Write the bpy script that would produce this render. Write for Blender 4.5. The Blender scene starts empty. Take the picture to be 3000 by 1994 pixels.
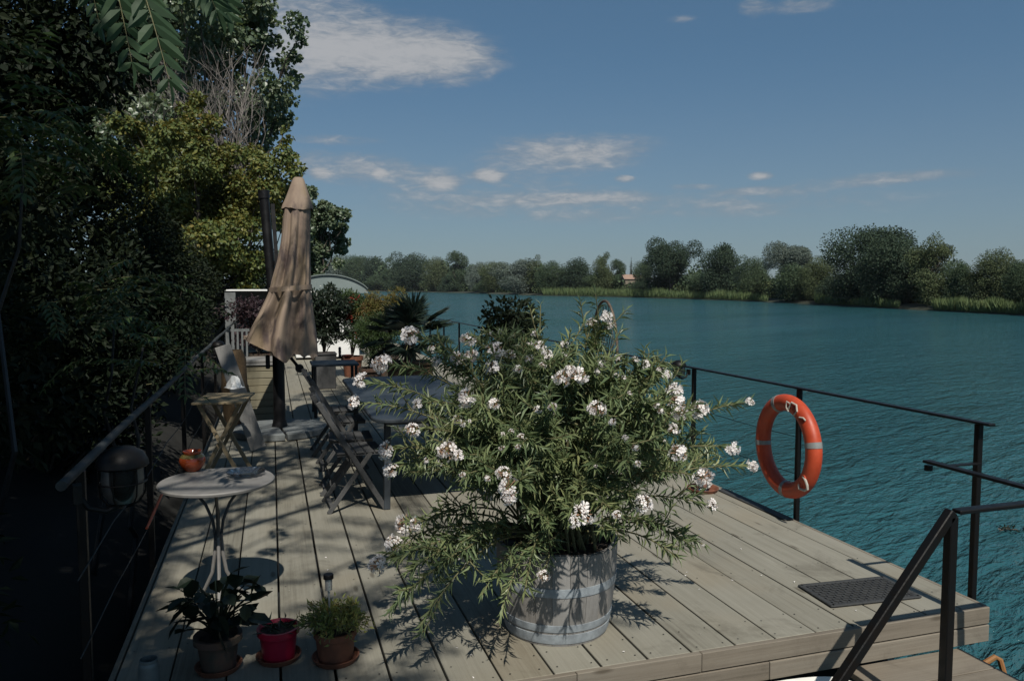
import bpy, math, random
import numpy as np
from mathutils import Vector, Matrix
RAD = math.radians
# ------------------------------------------------------------------ camera, sky, sun, exposure
S = bpy.context.scene
COL = S.collection
FPX, CX, CY, EYE = 2250.0, 1500.0, 997.0, 1.735          # the photograph is 3000 x 1994
YAW, PIT = 17.3588, 3.9408
cd = bpy.data.cameras.new("camera"); cam = bpy.data.objects.new("camera", cd); COL.objects.link(cam)
cam.location = (0, 0, EYE); cam.rotation_euler = (RAD(90 - PIT), 0, RAD(-YAW))
cd.sensor_width = 36; cd.lens = 36 * FPX / 3000; cd.clip_start = 0.05; cd.clip_end = 20000
S.camera = cam
SUN_EL, SUN_AZ = 51.5, 184.4                              # azimuth clockwise from +Y
SKY_STRENGTH, SUN_STRENGTH = 0.060, 4.8
sl = bpy.data.lights.new("sun", 'SUN'); sl.energy = SUN_STRENGTH; sl.angle = RAD(0.55); sl.color = (1.0, 0.95, 0.86)
so = bpy.data.objects.new("sun", sl); COL.objects.link(so)
_sd = Vector((math.sin(RAD(SUN_AZ)) * math.cos(RAD(SUN_EL)), math.cos(RAD(SUN_AZ)) * math.cos(RAD(SUN_EL)), math.sin(RAD(SUN_EL))))
so.rotation_euler = _sd.to_track_quat('Z', 'Y').to_euler(); so.location = (-3, -20, 30)
S.view_settings.view_transform = 'Standard'; S.view_settings.look = 'None'
S.view_settings.exposure = 0.0; S.view_settings.gamma = 1.0

_F = np.array([math.sin(RAD(YAW)) * math.cos(RAD(PIT)), math.cos(RAD(YAW)) * math.cos(RAD(PIT)), -math.sin(RAD(PIT))])
_R = np.array([math.cos(RAD(YAW)), -math.sin(RAD(YAW)), 0.0]); _U = np.cross(_R, _F)
_C = np.array([0, 0, EYE])
def ray(u, v): return _F + (u - CX) / FPX * _R + (CY - v) / FPX * _U
def at(u, v, z=0.0): d = ray(u, v); return _C + d * ((z - EYE) / d[2])
def atY(u, v, Y): d = ray(u, v); return _C + d * (Y / d[1])
def atX(u, v, X): d = ray(u, v); return _C + d * (X / d[0])
def atD(u, v, D): return _C + ray(u, v) * D
K = 3000 / 2359.0

# ---- node helpers
class NT:
    def __init__(s, tree): s.t = tree; s.t.nodes.clear()
    def n(s, typ, **kw):
        nd = s.t.nodes.new(typ)
        ins = kw.pop('i', {})
        for k, v in kw.items(): setattr(nd, k, v)
        for k, v in ins.items():
            if hasattr(v, 'is_output') or isinstance(v, bpy.types.NodeSocket): s.t.links.new(v, nd.inputs[k])
            else: nd.inputs[k].default_value = v
        return nd
    def l(s, a, b): s.t.links.new(a, b)
    def math(s, op, a, b=None, c=None, clamp=False):
        nd = s.n('ShaderNodeMath', operation=op, use_clamp=clamp)
        for k, v in enumerate((a, b, c)):
            if v is None: continue
            if isinstance(v, (int, float)): nd.inputs[k].default_value = v
            else: s.l(v, nd.inputs[k])
        return nd.outputs[0]
    def noise(s, vec, scale, detail=4, rough=0.55, dist=0.0):
        nd = s.n('ShaderNodeTexNoise', i={'Scale': scale, 'Detail': detail, 'Roughness': rough, 'Distortion': dist})
        if vec is not None: s.l(vec, nd.inputs['Vector'])
        return nd.outputs['Fac']
    def ramp(s, fac, stops):
        nd = s.n('ShaderNodeValToRGB'); cr = nd.color_ramp
        while len(cr.elements) < len(stops): cr.elements.new(0.5)
        for e, (p, c) in zip(cr.elements, stops): e.position = p; e.color = (*c, 1) if len(c) == 3 else c
        s.l(fac, nd.inputs[0]); return nd.outputs[0]
    def mix(s, fac, a, b, mode='MIX'):
        nd = s.n('ShaderNodeMix', data_type='RGBA', blend_type=mode)
        for k, v in ((0, fac), (6, a), (7, b)):
            if isinstance(v, (int, float)): nd.inputs[k].default_value = v
            elif isinstance(v, tuple): nd.inputs[k].default_value = (*v, 1)
            else: s.l(v, nd.inputs[k])
        return nd.outputs[2]
    def smap(s, v, a, b, c=0.0, d=1.0):
        nd = s.n('ShaderNodeMapRange', interpolation_type='SMOOTHSTEP', i={'From Min': a, 'From Max': b, 'To Min': c, 'To Max': d})
        s.l(v, nd.inputs['Value']); return nd.outputs[0]
    def scale(s, vec, x, y, z):
        nd = s.n('ShaderNodeMapping'); nd.inputs['Scale'].default_value = (x, y, z); s.l(vec, nd.inputs['Vector']); return nd.outputs[0]

# ---- world: clear sky with thin and small bright clouds, all in directions of the sky itself
W = bpy.data.worlds.new("World"); S.world = W; W.use_nodes = True
w = NT(W.node_tree)
sky = w.n('ShaderNodeTexSky', sky_type='NISHITA', sun_disc=False, sun_elevation=RAD(SUN_EL), sun_rotation=RAD(SUN_AZ),
          altitude=50, air_density=1.0, dust_density=0.6, ozone_density=2.2)
tc = w.n('ShaderNodeTexCoord'); sep = w.n('ShaderNodeSeparateXYZ'); w.l(tc.outputs['Generated'], sep.inputs[0])
azn = w.math('ARCTAN2', sep.outputs[0], sep.outputs[1]); eln = w.math('ARCSINE', sep.outputs[2])
comb = w.n('ShaderNodeCombineXYZ'); w.l(azn, comb.inputs[0]); w.l(eln, comb.inputs[1]); ae = comb.outputs[0]
# (x, y, half width, half height, weight, softness) read off the photograph in 2359-wide pixels, turned into sky directions
CLOUDS = [(900, 120, 255, 82, 1.0), (690, 80, 210, 140, .85), (1000, 140, 170, 55, .85), (1325, 334, 215, 32, .72), (1290, 368, 230, 34, .62),
          (738, 399, 30, 13, .95), (876, 400, 19, 11, .9), (1020, 421, 54, 21, 1.0), (1125, 404, 46, 17, 1.15), (1440, 412, 24, 9, .75),
          (1752, 405, 32, 11, .85), (2050, 411, 190, 17, .80), (1737, 18, 40, 24, .75), (1850, 12, 90, 20, .6), (1290, 458, 250, 20, .70),
          (800, 385, 220, 40, .72), (1590, 430, 70, 9, .5), (1770, 440, 130, 13, .52), (770, 323, 130, 14, .52), (1570, 45, 40, 10, .35), (1450, 478, 760, 44, .42), (1120, 425, 350, 44, .46)]
msum = None
for (cx, cy, rx, ry, wt) in CLOUDS:
    d = ray(cx * K, cy * K); d /= np.linalg.norm(d)
    caz, cel = math.atan2(d[0], d[1]), math.asin(d[2])
    pa = math.cos(RAD(0)) * K / FPX
    sub = w.n('ShaderNodeVectorMath', operation='SUBTRACT'); w.l(ae, sub.inputs[0]); sub.inputs[1].default_value = (caz, cel, 0)
    mul = w.n('ShaderNodeVectorMath', operation='MULTIPLY'); w.l(sub.outputs[0], mul.inputs[0]); mul.inputs[1].default_value = (1 / (rx * pa), 1 / (ry * pa), 0)
    ln = w.n('ShaderNodeVectorMath', operation='LENGTH'); w.l(mul.outputs[0], ln.inputs[0])
    m = w.smap(ln.outputs['Value'], 0.15, 1.25, wt, 0.0)
    msum = m if msum is None else w.math('ADD', msum, m)
nz1 = w.noise(w.scale(ae, 1, 3.6, 1), 8.0, 9, 0.66, 0.6)
nz2 = w.noise(w.scale(ae, 1, 3.2, 1), 34.0, 7, 0.65, 0.5)
nzz = w.math('ADD', w.math('MULTIPLY', nz1, 0.62), w.math('MULTIPLY', nz2, 0.38))
dens = w.math('ADD', msum, w.math('MULTIPLY_ADD', nzz, 3.4, -1.60))
cov = w.smap(w.math('MULTIPLY', dens, w.smap(msum, 0.0, 0.35)), -.20, 1.45, 0.0, 0.85)
skyc = w.mix(.34, w.mix(1.0, sky.outputs[0], (0.80, 0.93, 1.0), 'MULTIPLY'), (1.35, 3.45, 5.6))
cloudc = w.mix(w.smap(w.math('ADD', dens, w.math('MULTIPLY_ADD', nz2, 2.0, -1.0)), .1, 1.9), (3.8, 4.35, 5.0), (7.4, 7.4, 7.5))
skyc = w.mix(w.smap(eln, .0, .30, .34, 0.0), skyc, (4.1, 4.75, 5.3))
skym = w.mix(cov, skyc, cloudc)
bg = w.n('ShaderNodeBackground', i={'Strength': SKY_STRENGTH}); w.l(skym, bg.inputs[0])
wo = w.n('ShaderNodeOutputWorld'); w.l(bg.outputs[0], wo.inputs[0])

# ------------------------------------------------------------------ mesh helpers
def new_mesh(name, co, loops, starts, mats, midx=None, smooth=False):
    me = bpy.data.meshes.new(name)
    co = np.asarray(co, np.float32); loops = np.asarray(loops, np.int32); starts = np.asarray(starts, np.int32)
    me.vertices.add(len(co)); me.vertices.foreach_set("co", co.ravel())
    me.loops.add(len(loops)); me.loops.foreach_set("vertex_index", loops)
    me.polygons.add(len(starts)); me.polygons.foreach_set("loop_start", starts)
    if midx is not None: me.polygons.foreach_set("material_index", np.asarray(midx, np.int32))
    for m in mats: me.materials.append(m)
    me.update(calc_edges=True); me.validate()
    me.polygons.foreach_set("use_smooth", np.full(len(me.polygons), smooth))
    return me
def link(name, me, parent=None, loc=None):
    o = bpy.data.objects.new(name, me); COL.objects.link(o)
    if parent is not None: o.parent = parent
    if loc is not None: o.location = loc
    return o
class MB:
    def __init__(s): s.v = []; s.f = []; s.m = []
    def add(s, vs, fs, m=0):
        b = len(s.v); s.v += [tuple(map(float, p)) for p in vs]; s.f += [tuple(b + i for i in f) for f in fs]; s.m += [m] * len(fs); return s
    def box(s, c, d, rot=None, m=0, bev=0.0):
        x, y, z = d[0] / 2, d[1] / 2, d[2] / 2; bv = min(bev, x * .9, y * .9, z * .9)
        if bv <= 0:
            vs = [(i * x, j * y, k * z) for k in (-1, 1) for j in (-1, 1) for i in (-1, 1)]
            fs = [(0, 2, 3, 1), (4, 5, 7, 6), (0, 1, 5, 4), (2, 6, 7, 3), (0, 4, 6, 2), (1, 3, 7, 5)]
        else:                                             # chamfered box
            vs = []; fs = []; idx = {}
            def V(p):
                if p not in idx: idx[p] = len(vs); vs.append(p)
                return idx[p]
            e = (x, y, z)
            def pt(ax, sg, s1, s2):
                p = [0, 0, 0]; a1, a2 = [a for a in range(3) if a != ax]
                p[ax] = sg * e[ax]; p[a1] = s1 * (e[a1] - bv); p[a2] = s2 * (e[a2] - bv); return V(tuple(p))
            for ax in range(3):
                for sg in (-1, 1): fs.append((pt(ax, sg, -1, -1), pt(ax, sg, 1, -1), pt(ax, sg, 1, 1), pt(ax, sg, -1, 1)))
            for ax in range(3):
                a1, a2 = [a for a in range(3) if a != ax]
                for s1 in (-1, 1):
                    for s2 in (-1, 1):
                        q = []
                        for e1 in (-1, 1):
                            def gg(axis, sgn, other, so_):
                                p = [0, 0, 0]; p[axis] = sgn * e[axis]; p[other] = so_ * (e[other] - bv); p[ax] = e1 * (e[ax] - bv); return V(tuple(p))
                            q.append((gg(a1, s1, a2, s2), gg(a2, s2, a1, s1)))
                        fs.append((q[0][0], q[0][1], q[1][1], q[1][0]))
            for i in (-1, 1):
                for j in (-1, 1):
                    for k in (-1, 1):
                        fs.append((V((i * x, j * (y - bv), k * (z - bv))), V((i * (x - bv), j * y, k * (z - bv))), V((i * (x - bv), j * (y - bv), k * z))))
        M = (rot or Matrix.Identity(3)); c = Vector(c)
        return s.add([M @ Vector(p) + c for p in vs], fs, m)
    def bar(s, p0, p1, wd, ht, up=(0, 0, 1), m=0, bev=0.0):
        p0, p1 = Vector(p0), Vector(p1); d = p1 - p0; L = d.length; y = d.normalized(); u = Vector(up)
        if abs(y.dot(u)) > .98: u = Vector((1, 0, 0)) if abs(y.x) < .9 else Vector((0, 1, 0))
        x = y.cross(u).normalized(); z = x.cross(y)
        return s.box((p0 + p1) / 2, (wd, L, ht), Matrix((x, y, z)).transposed(), m, bev)
    def tube(s, pts, r, n=8, cap=True, m=0):
        pts = [Vector(p) for p in pts]; N = len(pts)
        if not hasattr(r, '__len__'): r = [r] * N
        t = (pts[1] - pts[0]).normalized(); u = t.orthogonal().normalized(); vs = []; fs = []
        for i, p in enumerate(pts):
            a = pts[min(i + 1, N - 1)] - pts[max(i - 1, 0)]
            if a.length > 1e-9: t = a.normalized()
            u = (u - t * u.dot(t)); u = u.normalized() if u.length > 1e-6 else t.orthogonal().normalized(); v = t.cross(u)
            for k in range(n):
                th = 2 * math.pi * k / n; vs.append(p + (u * math.cos(th) + v * math.sin(th)) * r[i])
        for i in range(N - 1):
            for k in range(n):
                k2 = (k + 1) % n; fs.append((i * n + k, i * n + k2, (i + 1) * n + k2, (i + 1) * n + k))
        if cap: fs += [tuple(range(n - 1, -1, -1)), tuple(range((N - 1) * n, N * n))]
        return s.add(vs, fs, m)
    def lathe(s, prof, n=32, c=(0, 0, 0), m=0, closed=False, ripple=None):
        vs = []; fs = []; N = len(prof)
        for i, (r, z) in enumerate(prof):
            for k in range(n):
                th = 2 * math.pi * k / n; rr = r * (1 + (ripple(th, i) if ripple else 0)); vs.append((c[0] + rr * math.cos(th), c[1] + rr * math.sin(th), c[2] + z))
        for i in range(N - 1 + (1 if closed else 0)):
            j = (i + 1) % N
            for k in range(n):
                k2 = (k + 1) % n; fs.append((i * n + k, i * n + k2, j * n + k2, j * n + k))
        if not closed:
            if prof[0][0] > 1e-6: fs.append(tuple(range(n - 1, -1, -1)))
            if prof[-1][0] > 1e-6: fs.append(tuple((N - 1) * n + k for k in range(n)))
        return s.add(vs, fs, m)
    def torus(s, c, R, r, axis='Z', n=48, k=14, a0=0, a1=2 * math.pi, m=0, flat=1.0):
        full = abs(a1 - a0 - 2 * math.pi) < 1e-6; N = n if full else n + 1; vs = []; fs = []
        for i in range(N):
            a = a0 + (a1 - a0) * i / n
            for j in range(k):
                b = 2 * math.pi * j / k; rr = R + r * math.cos(b); h = r * math.sin(b) * flat
                p = (rr * math.cos(a), rr * math.sin(a), h)
                if axis == 'X': p = (p[2], p[0], p[1])
                if axis == 'Y': p = (p[0], p[2], p[1])
                vs.append((p[0] + c[0], p[1] + c[1], p[2] + c[2]))
        for i in range(n):
            i2 = (i + 1) % N
            for j in range(k):
                j2 = (j + 1) % k; fs.append((i * k + j, i2 * k + j, i2 * k + j2, i * k + j2))
        if not full: fs += [tuple(range(k)), tuple(n * k + j for j in range(k - 1, -1, -1))]
        return s.add(vs, fs, m)
    def mesh(s, name, mats, smooth=False):
        if not isinstance(mats, (list, tuple)): mats = [mats]
        loops = [i for f in s.f for i in f]; st = np.cumsum([0] + [len(f) for f in s.f[:-1]])
        me = new_mesh(name, s.v, loops, st, mats, s.m, smooth)
        if smooth:
            try: me.set_sharp_from_angle(angle=RAD(38))
            except Exception: pass
        return me
    def build(s, name, mats, parent=None, smooth=False, loc=None):
        return link(name, s.mesh(name, mats, smooth), parent, loc)
def thing(name, label, cat, loc=(0, 0, 0), rz=0.0, group=None):
    o = bpy.data.objects.new(name, None); COL.objects.link(o); o.location = loc; o.rotation_euler = (0, 0, rz); o.empty_display_size = .2
    return tag(o, label, cat, group)
def tag(o, label, cat, group=None):
    o['label'] = label; o['category'] = cat
    if group: o['group'] = group
    return o
def struct(o): o['kind'] = 'structure'; return o
def stuff(o, label=None, cat=None):
    o['kind'] = 'stuff'
    if label: o['label'] = label; o['category'] = cat
    return o
def dup(root, loc, rz=0.0, label=None, group=None, scale=None):
    r = root.copy(); COL.objects.link(r); r.location = loc; r.rotation_euler = (0, 0, rz)
    if label: r['label'] = label
    if group: r['group'] = group
    if scale is not None: r.scale = scale
    for ch in [c for c in bpy.data.objects if c.parent == root]:
        c = ch.copy(); COL.objects.link(c); c.parent = r
        for g in [q for q in bpy.data.objects if q.parent == ch]:
            d = g.copy(); COL.objects.link(d); d.parent = c
    return r

# ---- leaves: many small leaf-shaped faces in one mesh
T_LANCE = (np.array([(0, 0, 0), (.42, .5, .10), (.45, 0, 0), (.42, -.5, .10), (1, 0, -.10)]), [(0, 2, 1), (1, 2, 4), (0, 3, 2), (3, 4, 2)])
T_OVAL = (np.array([(0, 0, 0), (.25, .42, .05), (.6, .46, .03), (1, 0, -.12), (.6, -.46, .03), (.25, -.42, .05), (.45, 0, -.04)]),
          [(0, 6, 1), (1, 6, 2), (2, 6, 3), (3, 6, 4), (4, 6, 5), (5, 6, 0)])
T_RHOMB = (np.array([(0, 0, 0), (.45, .5, .08), (1, 0, -.06), (.45, -.5, .08)]), [(0, 3, 2, 1)])
def leaf_geo(P, D, N, L, Wd, T):
    P = np.asarray(P, float); n = len(P)
    D = D / (np.linalg.norm(D, axis=1, keepdims=True) + 1e-9)
    N = N - D * np.sum(N * D, 1, keepdims=True); N = N / (np.linalg.norm(N, axis=1, keepdims=True) + 1e-9)
    Sd = np.cross(N, D); tv, tf = T; k = len(tv)
    L = np.broadcast_to(L, (n,)); Wd = np.broadcast_to(Wd, (n,))
    co = P[:, None] + D[:, None] * (tv[None, :, 0:1] * L[:, None, None]) + Sd[:, None] * (tv[None, :, 1:2] * Wd[:, None, None]) + N[:, None] * (tv[None, :, 2:3] * L[:, None, None])
    fl = np.array([i for f in tf for i in f]); fs = np.cumsum([0] + [len(f) for f in tf[:-1]]); tot = len(fl)
    loops = (fl[None] + (np.arange(n) * k)[:, None]).ravel(); starts = (fs[None] + (np.arange(n) * tot)[:, None]).ravel()
    return co.reshape(-1, 3), loops, starts
def join_geo(gs):
    co = []; lo = []; st = []; mi = []; vb = lb = 0
    for k, (c, l, s_) in enumerate(gs):
        co.append(c); lo.append(np.asarray(l) + vb); st.append(np.asarray(s_) + lb); mi.append(np.full(len(s_), k)); vb += len(c); lb += len(l)
    return np.concatenate(co), np.concatenate(lo), np.concatenate(st), np.concatenate(mi)
def leaf_obj(name, P, D, N, L, Wd, T, m, parent=None, loc=None):
    co, lo, st = leaf_geo(P, D, N, L, Wd, T)
    return link(name, new_mesh(name, co, lo, st, [m]), parent, loc)
def unit(rng, n):
    v = rng.normal(size=(n, 3)); return v / np.linalg.norm(v, axis=1, keepdims=True)
def cloud(rng, blobs, n, shell=.5, up=.35, droop=.2, nn=.45, halo=.12):
    """leaf positions in a set of ellipsoid clumps (cx,cy,cz,rx,ry,rz)"""
    b = np.array(blobs, float); vol = (b[:, 3] * b[:, 4] * b[:, 5]) ** .72; ix = rng.choice(len(b), n, p=vol / vol.sum())
    u = unit(rng, n); r = shell + (1 - shell) * rng.random(n) ** .6; r *= 1 + halo * rng.normal(size=n)
    P = b[ix, :3] + u * r[:, None] * b[ix, 3:]
    D = u * .8 + rng.normal(size=(n, 3)) * .55; D[:, 2] -= droop
    N = u + rng.normal(size=(n, 3)) * nn; N[:, 2] += up
    return P, D, N
def clumps(rng, c, r, n, size, flat=1.0, qe=.45):
    """blobs placed on and in an ellipsoid"""
    out = []; c = np.array(c); r = np.array(r)
    for k in range(n):
        u = unit(rng, 1)[0]; q = rng.random() ** qe
        p = c + u * r * q * .88; s = size * (.55 + .9 * rng.random())
        out.append((*p, s * (1 + .25 * rng.normal()) if True else s, s, s * (.72 + .2 * rng.random()) * flat))
    o = np.array(out); o[:, 3:] = np.abs(o[:, 3:]) + .02; return o

# ------------------------------------------------------------------ materials
def mat(name):
    m = bpy.data.materials.new(name); m.use_nodes = True; t = NT(m.node_tree)
    out = t.n('ShaderNodeOutputMaterial'); return m, t, out
def simple(name, c, rough=.6, metal=0.0, var=.18, scale=18, bump=0.0, spec=.5, c2=None, stretch=(1, 1, 1)):
    m, t, out = mat(name); tc = t.n('ShaderNodeTexCoord'); v = t.scale(tc.outputs['Object'], *stretch)
    nz = t.noise(v, scale, 6, .6); c2 = c2 or tuple(x * (1 - var * 2) for x in c)
    col = t.ramp(nz, [(.3, c2), (.62, c), (.9, tuple(min(1, x * (1 + var)) for x in c))])
    p = t.n('ShaderNodeBsdfPrincipled', i={'Metallic': metal, 'Specular IOR Level': spec}); t.l(col, p.inputs['Base Color'])
    t.l(t.smap(nz, .2, .8, max(.02, rough - .1), min(1, rough + .12)), p.inputs['Roughness'])
    if bump:
        b = t.n('ShaderNodeBump', i={'Strength': bump, 'Distance': .01}); t.l(t.noise(v, scale * 3, 5), b.inputs['Height']); t.l(b.outputs[0], p.inputs['Normal'])
    t.l(p.outputs[0], out.inputs[0]); return m
def leafmat(name, cols, rough=.5, trans=.25, spec=.35, nscale=.8, tcol=None):
    m, t, out = mat(name); g = t.n('ShaderNodeNewGeometry'); tc = t.n('ShaderNodeTexCoord')
    nz = t.noise(tc.outputs['Object'], nscale, 3)
    f = t.math('ADD', t.math('MULTIPLY', g.outputs['Random Per Island'], .6), t.math('MULTIPLY_ADD', nz, 1.2, -.4), clamp=True)
    n = len(cols); col = t.ramp(f, [(k / (n - 1), c) for k, c in enumerate(cols)])
    p = t.n('ShaderNodeBsdfPrincipled', i={'Roughness': rough, 'Specular IOR Level': spec}); t.l(col, p.inputs['Base Color'])
    tr = t.n('ShaderNodeBsdfTranslucent'); tcc = t.mix(.55, col, tcol or (cols[-1][0] * 1.6, cols[-1][1] * 1.7, cols[-1][2] * .6)); t.l(tcc, tr.inputs[0])
    mx = t.n('ShaderNodeMixShader', i={0: trans}); t.l(p.outputs[0], mx.inputs[1]); t.l(tr.outputs[0], mx.inputs[2]); t.l(mx.outputs[0], out.inputs[0]); return m
def woodmat(name, base, dark, light, axis=1, rough=.78, grain=1.0, islands=True):
    m, t, out = mat(name); tc = t.n('ShaderNodeTexCoord'); g = t.n('ShaderNodeNewGeometry')
    off = t.n('ShaderNodeVectorMath', operation='SCALE'); off.inputs[0].default_value = (13.1, 7.7, 3.3); t.l(g.outputs['Random Per Island'], off.inputs['Scale'])
    av = t.n('ShaderNodeVectorMath', operation='ADD'); t.l(tc.outputs['Object'], av.inputs[0]); t.l(off.outputs[0], av.inputs[1])
    sc = [70, 70, 70]; sc[axis] = 1.6; gr = t.noise(t.scale(av.outputs[0], *sc), 1.0, 6, .65, .25)
    sc2 = [14, 14, 14]; sc2[axis] = .8; g2 = t.noise(t.scale(av.outputs[0], *sc2), 1.0, 4, .6, .5)
    st = t.noise(av.outputs[0], 2.2, 6, .62); fine = t.noise(av.outputs[0], 160, 2, .7)
    f = t.math('ADD', t.math('MULTIPLY', gr, .5 * grain), t.math('ADD', t.math('MULTIPLY', g2, .35), t.math('MULTIPLY', st, .3)))
    f = t.math('ADD', f, t.math('MULTIPLY_ADD', g.outputs['Random Per Island'], .22 if islands else 0, -.13))
    f = t.math('ADD', f, t.math('MULTIPLY_ADD', fine, .16, -.08))
    col = t.ramp(f, [(.26, dark), (.5, base), (.78, light)])
    # warm patches, grey patches
    wp = t.smap(t.noise(av.outputs[0], .9, 3), .48, .72); col = t.mix(t.math('MULTIPLY', wp, .35), col, (base[0] * 1.18, base[1] * 1.0, base[2] * .80))
    vs = t.scale(av.outputs[0], *([5.0 if k != axis else 1.4 for k in range(3)]))
    vor = t.n('ShaderNodeTexVoronoi', i={'Scale': 1.0}); t.l(vs, vor.inputs['Vector'])
    stn = t.smap(t.noise(t.scale(tc.outputs['Object'], 1.3, 1.0, 1.3), 1.7, 7, .7, .6), .54, .70, 0, .42); col = t.mix(stn, col, (dark[0] * .8, dark[1] * .78, dark[2] * .74))
    kn = t.smap(vor.outputs['Distance'], .035, .10, .65, 0.0); col = t.mix(kn, col, (dark[0] * .55, dark[1] * .48, dark[2] * .4))
    p = t.n('ShaderNodeBsdfPrincipled', i={'Roughness': rough, 'Specular IOR Level': .3}); t.l(col, p.inputs['Base Color'])
    b = t.n('ShaderNodeBump', i={'Strength': .35, 'Distance': .004}); t.l(gr, b.inputs['Height']); t.l(b.outputs[0], p.inputs['Normal'])
    t.l(p.outputs[0], out.inputs[0]); return m

M = {}
M['deck'] = woodmat('weathered_deck_wood', (.192, .182, .147), (.092, .084, .066), (.252, .241, .200), 1)
M['fascia'] = woodmat('weathered_fascia_wood', (.165, .142, .112), (.090, .076, .058), (.215, .192, .155), 0)
M['greywood'] = woodmat('grey_chair_wood', (.060, .061, .062), (.03, .03, .03), (.09, .09, .088), 1, .7)
M['tablewood'] = simple('dark_blue_grey_paint', (.034, .042, .050), .5, var=.2, scale=6)
M['tanwood'] = woodmat('tan_folding_table_wood', (.24, .19, .115), (.14, .105, .06), (.31, .25, .165), 0)
M['creamwood'] = woodmat('cream_box_wood', (.23, .21, .145), (.16, .145, .10), (.28, .255, .185), 0, .75, .7, False)
M['barrel'] = woodmat('grey_oak_staves', (.215, .207, .196), (.115, .108, .098), (.285, .278, .265), 2, .75)
M['hoop'] = simple('dull_galvanised_hoop', (.30, .335, .36), .5, .1, .25, 22, .1, c2=(.18, .20, .22))
M['blackiron'] = simple('black_painted_iron', (.0045, .005, .0055), .45, 0, .3, 25, .1, spec=.22, c2=(.008, .006, .005))
M['blackpole'] = simple('black_powder_coat', (.008, .008, .009), .45, 0, .2, 12, spec=.35)
M['pipe'] = simple('mottled_grey_pipe', (.060, .066, .066), .65, .0, .3, 5, .1, spec=.2, c2=(.012, .012, .014))
M['fabric'] = None
M['slab'] = simple('grey_concrete_slab', (.145, .158, .158), .8, 0, .2, 9, .2)
M['white'] = simple('white_paint', (.74, .74, .72), .5, 0, .06, 4)
M['whiteplastic'] = simple('white_plastic', (.72, .70, .64), .4, 0, .08, 7)
M['greywhite'] = simple('grey_white_metal', (.15, .16, .16), .5, 0, .15, 7)  # white toned down to a mid grey
M['tabletop'] = simple('pale_grey_enamel', (.19, .183, .172), .5, 0, .10, 14)
M['tablelegs'] = simple('grey_enamel_legs', (.075, .078, .078), .5, .1, .15, 14)
M['terracotta'] = simple('terracotta', (.17, .062, .032), .75, 0, .25, 14, .15)
M['oldterracotta'] = simple('mossy_terracotta', (.085, .048, .034), .85, 0, .3, 12, .2, c2=(.035, .038, .026))
M['redglaze'] = simple('red_plastic_pot', (.30, .008, .032), .35, 0, .08, 9)
M['orangeglaze'] = simple('orange_brown_glaze', (.30, .052, .014), .14, 0, .18, 16, spec=.7, c2=(.14, .028, .010))
M['glazeband'] = simple('ochre_green_glaze', (.13, .105, .035), .2, 0, .3, 40)
M['soil'] = simple('dark_potting_soil', (.045, .03, .02), .95, 0, .4, 60, .6)
M['rubber'] = simple('dark_rubber', (.035, .037, .038), .8, 0, .2, 30, .3)
M['zinc'] = simple('dull_zinc', (.15, .175, .175), .5, .2, .15, 12)
M['steel'] = simple('brushed_steel', (.50, .50, .49), .32, .6, .1, 40)
M['orange'] = simple('lifebuoy_orange', (.46, .060, .018), .5, 0, .16, 9, .08, c2=(.33, .040, .014))
M['tape'] = simple('reflective_tape', (.22, .23, .225), .45, 0, .12, 25)
M['rope'] = simple('white_rope', (.46, .43, .37), .8, 0, .12, 60, .4)
M['rusthoop'] = simple('orange_rust_paint', (.26, .10, .03), .75, 0, .3, 30, .2, c2=(.20, .12, .04))
M['orangerod'] = simple('orange_red_plastic', (.62, .10, .03), .5, 0, .1, 10)
M['bark'] = simple('grey_brown_bark', (.09, .075, .058), .9, 0, .3, 14, .5, stretch=(1, 1, .25))
M['deadwood'] = simple('bleached_dead_wood', (.19, .168, .152), .85, 0, .2, 14, .2)
M['stem'] = simple('olive_brown_stem', (.16, .15, .07), .8, 0, .2, 30)
M['wicker'] = simple('brown_wicker', (.075, .048, .022), .85, 0, .35, 60, .5)
M['hull'] = simple('dark_barge_steel', (.03, .033, .036), .5, .2, .25, 6)
M['wire'] = simple('rusty_wire', (.16, .12, .09), .6, .5, .25, 40)
M['blue'] = simple('pale_blue_plastic', (.20, .28, .40), .5, 0, .1, 10)
M['plankgrey'] = woodmat('silver_grey_plank', (.19, .186, .176), (.12, .117, .11), (.24, .236, .225), 2)
M['petal'] = leafmat('white_oleander_petal', [(0.798, 0.735, 0.724), (0.861, 0.830, 0.809), (0.892, 0.861, 0.830)], .6, .3, .2, 8, (.9, .8, .76))
M['calyx'] = simple('pink_orange_calyx', (.40, .24, .15), .7, 0, .3, 60)
M['oleander'] = leafmat('oleander_leaf', [(0.086, 0.129, 0.068), (0.128, 0.177, 0.084), (0.186, 0.225, 0.104), (0.266, 0.279, 0.124)], .42, .2, .5, 2.2, (.20, .24, .05))
M['fern'] = leafmat('pale_succulent_leaf', [(.09, .14, .045), (.16, .21, .06), (.26, .27, .08), (.28, .16, .05)], .5, .25, .4, 20)
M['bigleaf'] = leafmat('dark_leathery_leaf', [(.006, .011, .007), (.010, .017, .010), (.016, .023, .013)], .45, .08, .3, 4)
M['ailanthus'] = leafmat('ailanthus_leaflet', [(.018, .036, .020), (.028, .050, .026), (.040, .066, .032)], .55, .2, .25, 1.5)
M['frond'] = leafmat('backlit_leaflet', [(0.036, 0.068, 0.036), (0.047, 0.086, 0.043), (0.061, 0.101, 0.049)], .5, .35, .3, 3)  # lighter copy of the ailanthus green; sky light through the leaves painted in
M['shade1'] = leafmat('shaded_bank_leaf', [(.006, .011, .007), (.011, .018, .009), (.018, .025, .012)], .6, .15, .12, .6)  # bank shade put into the leaf colour, near black
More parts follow.
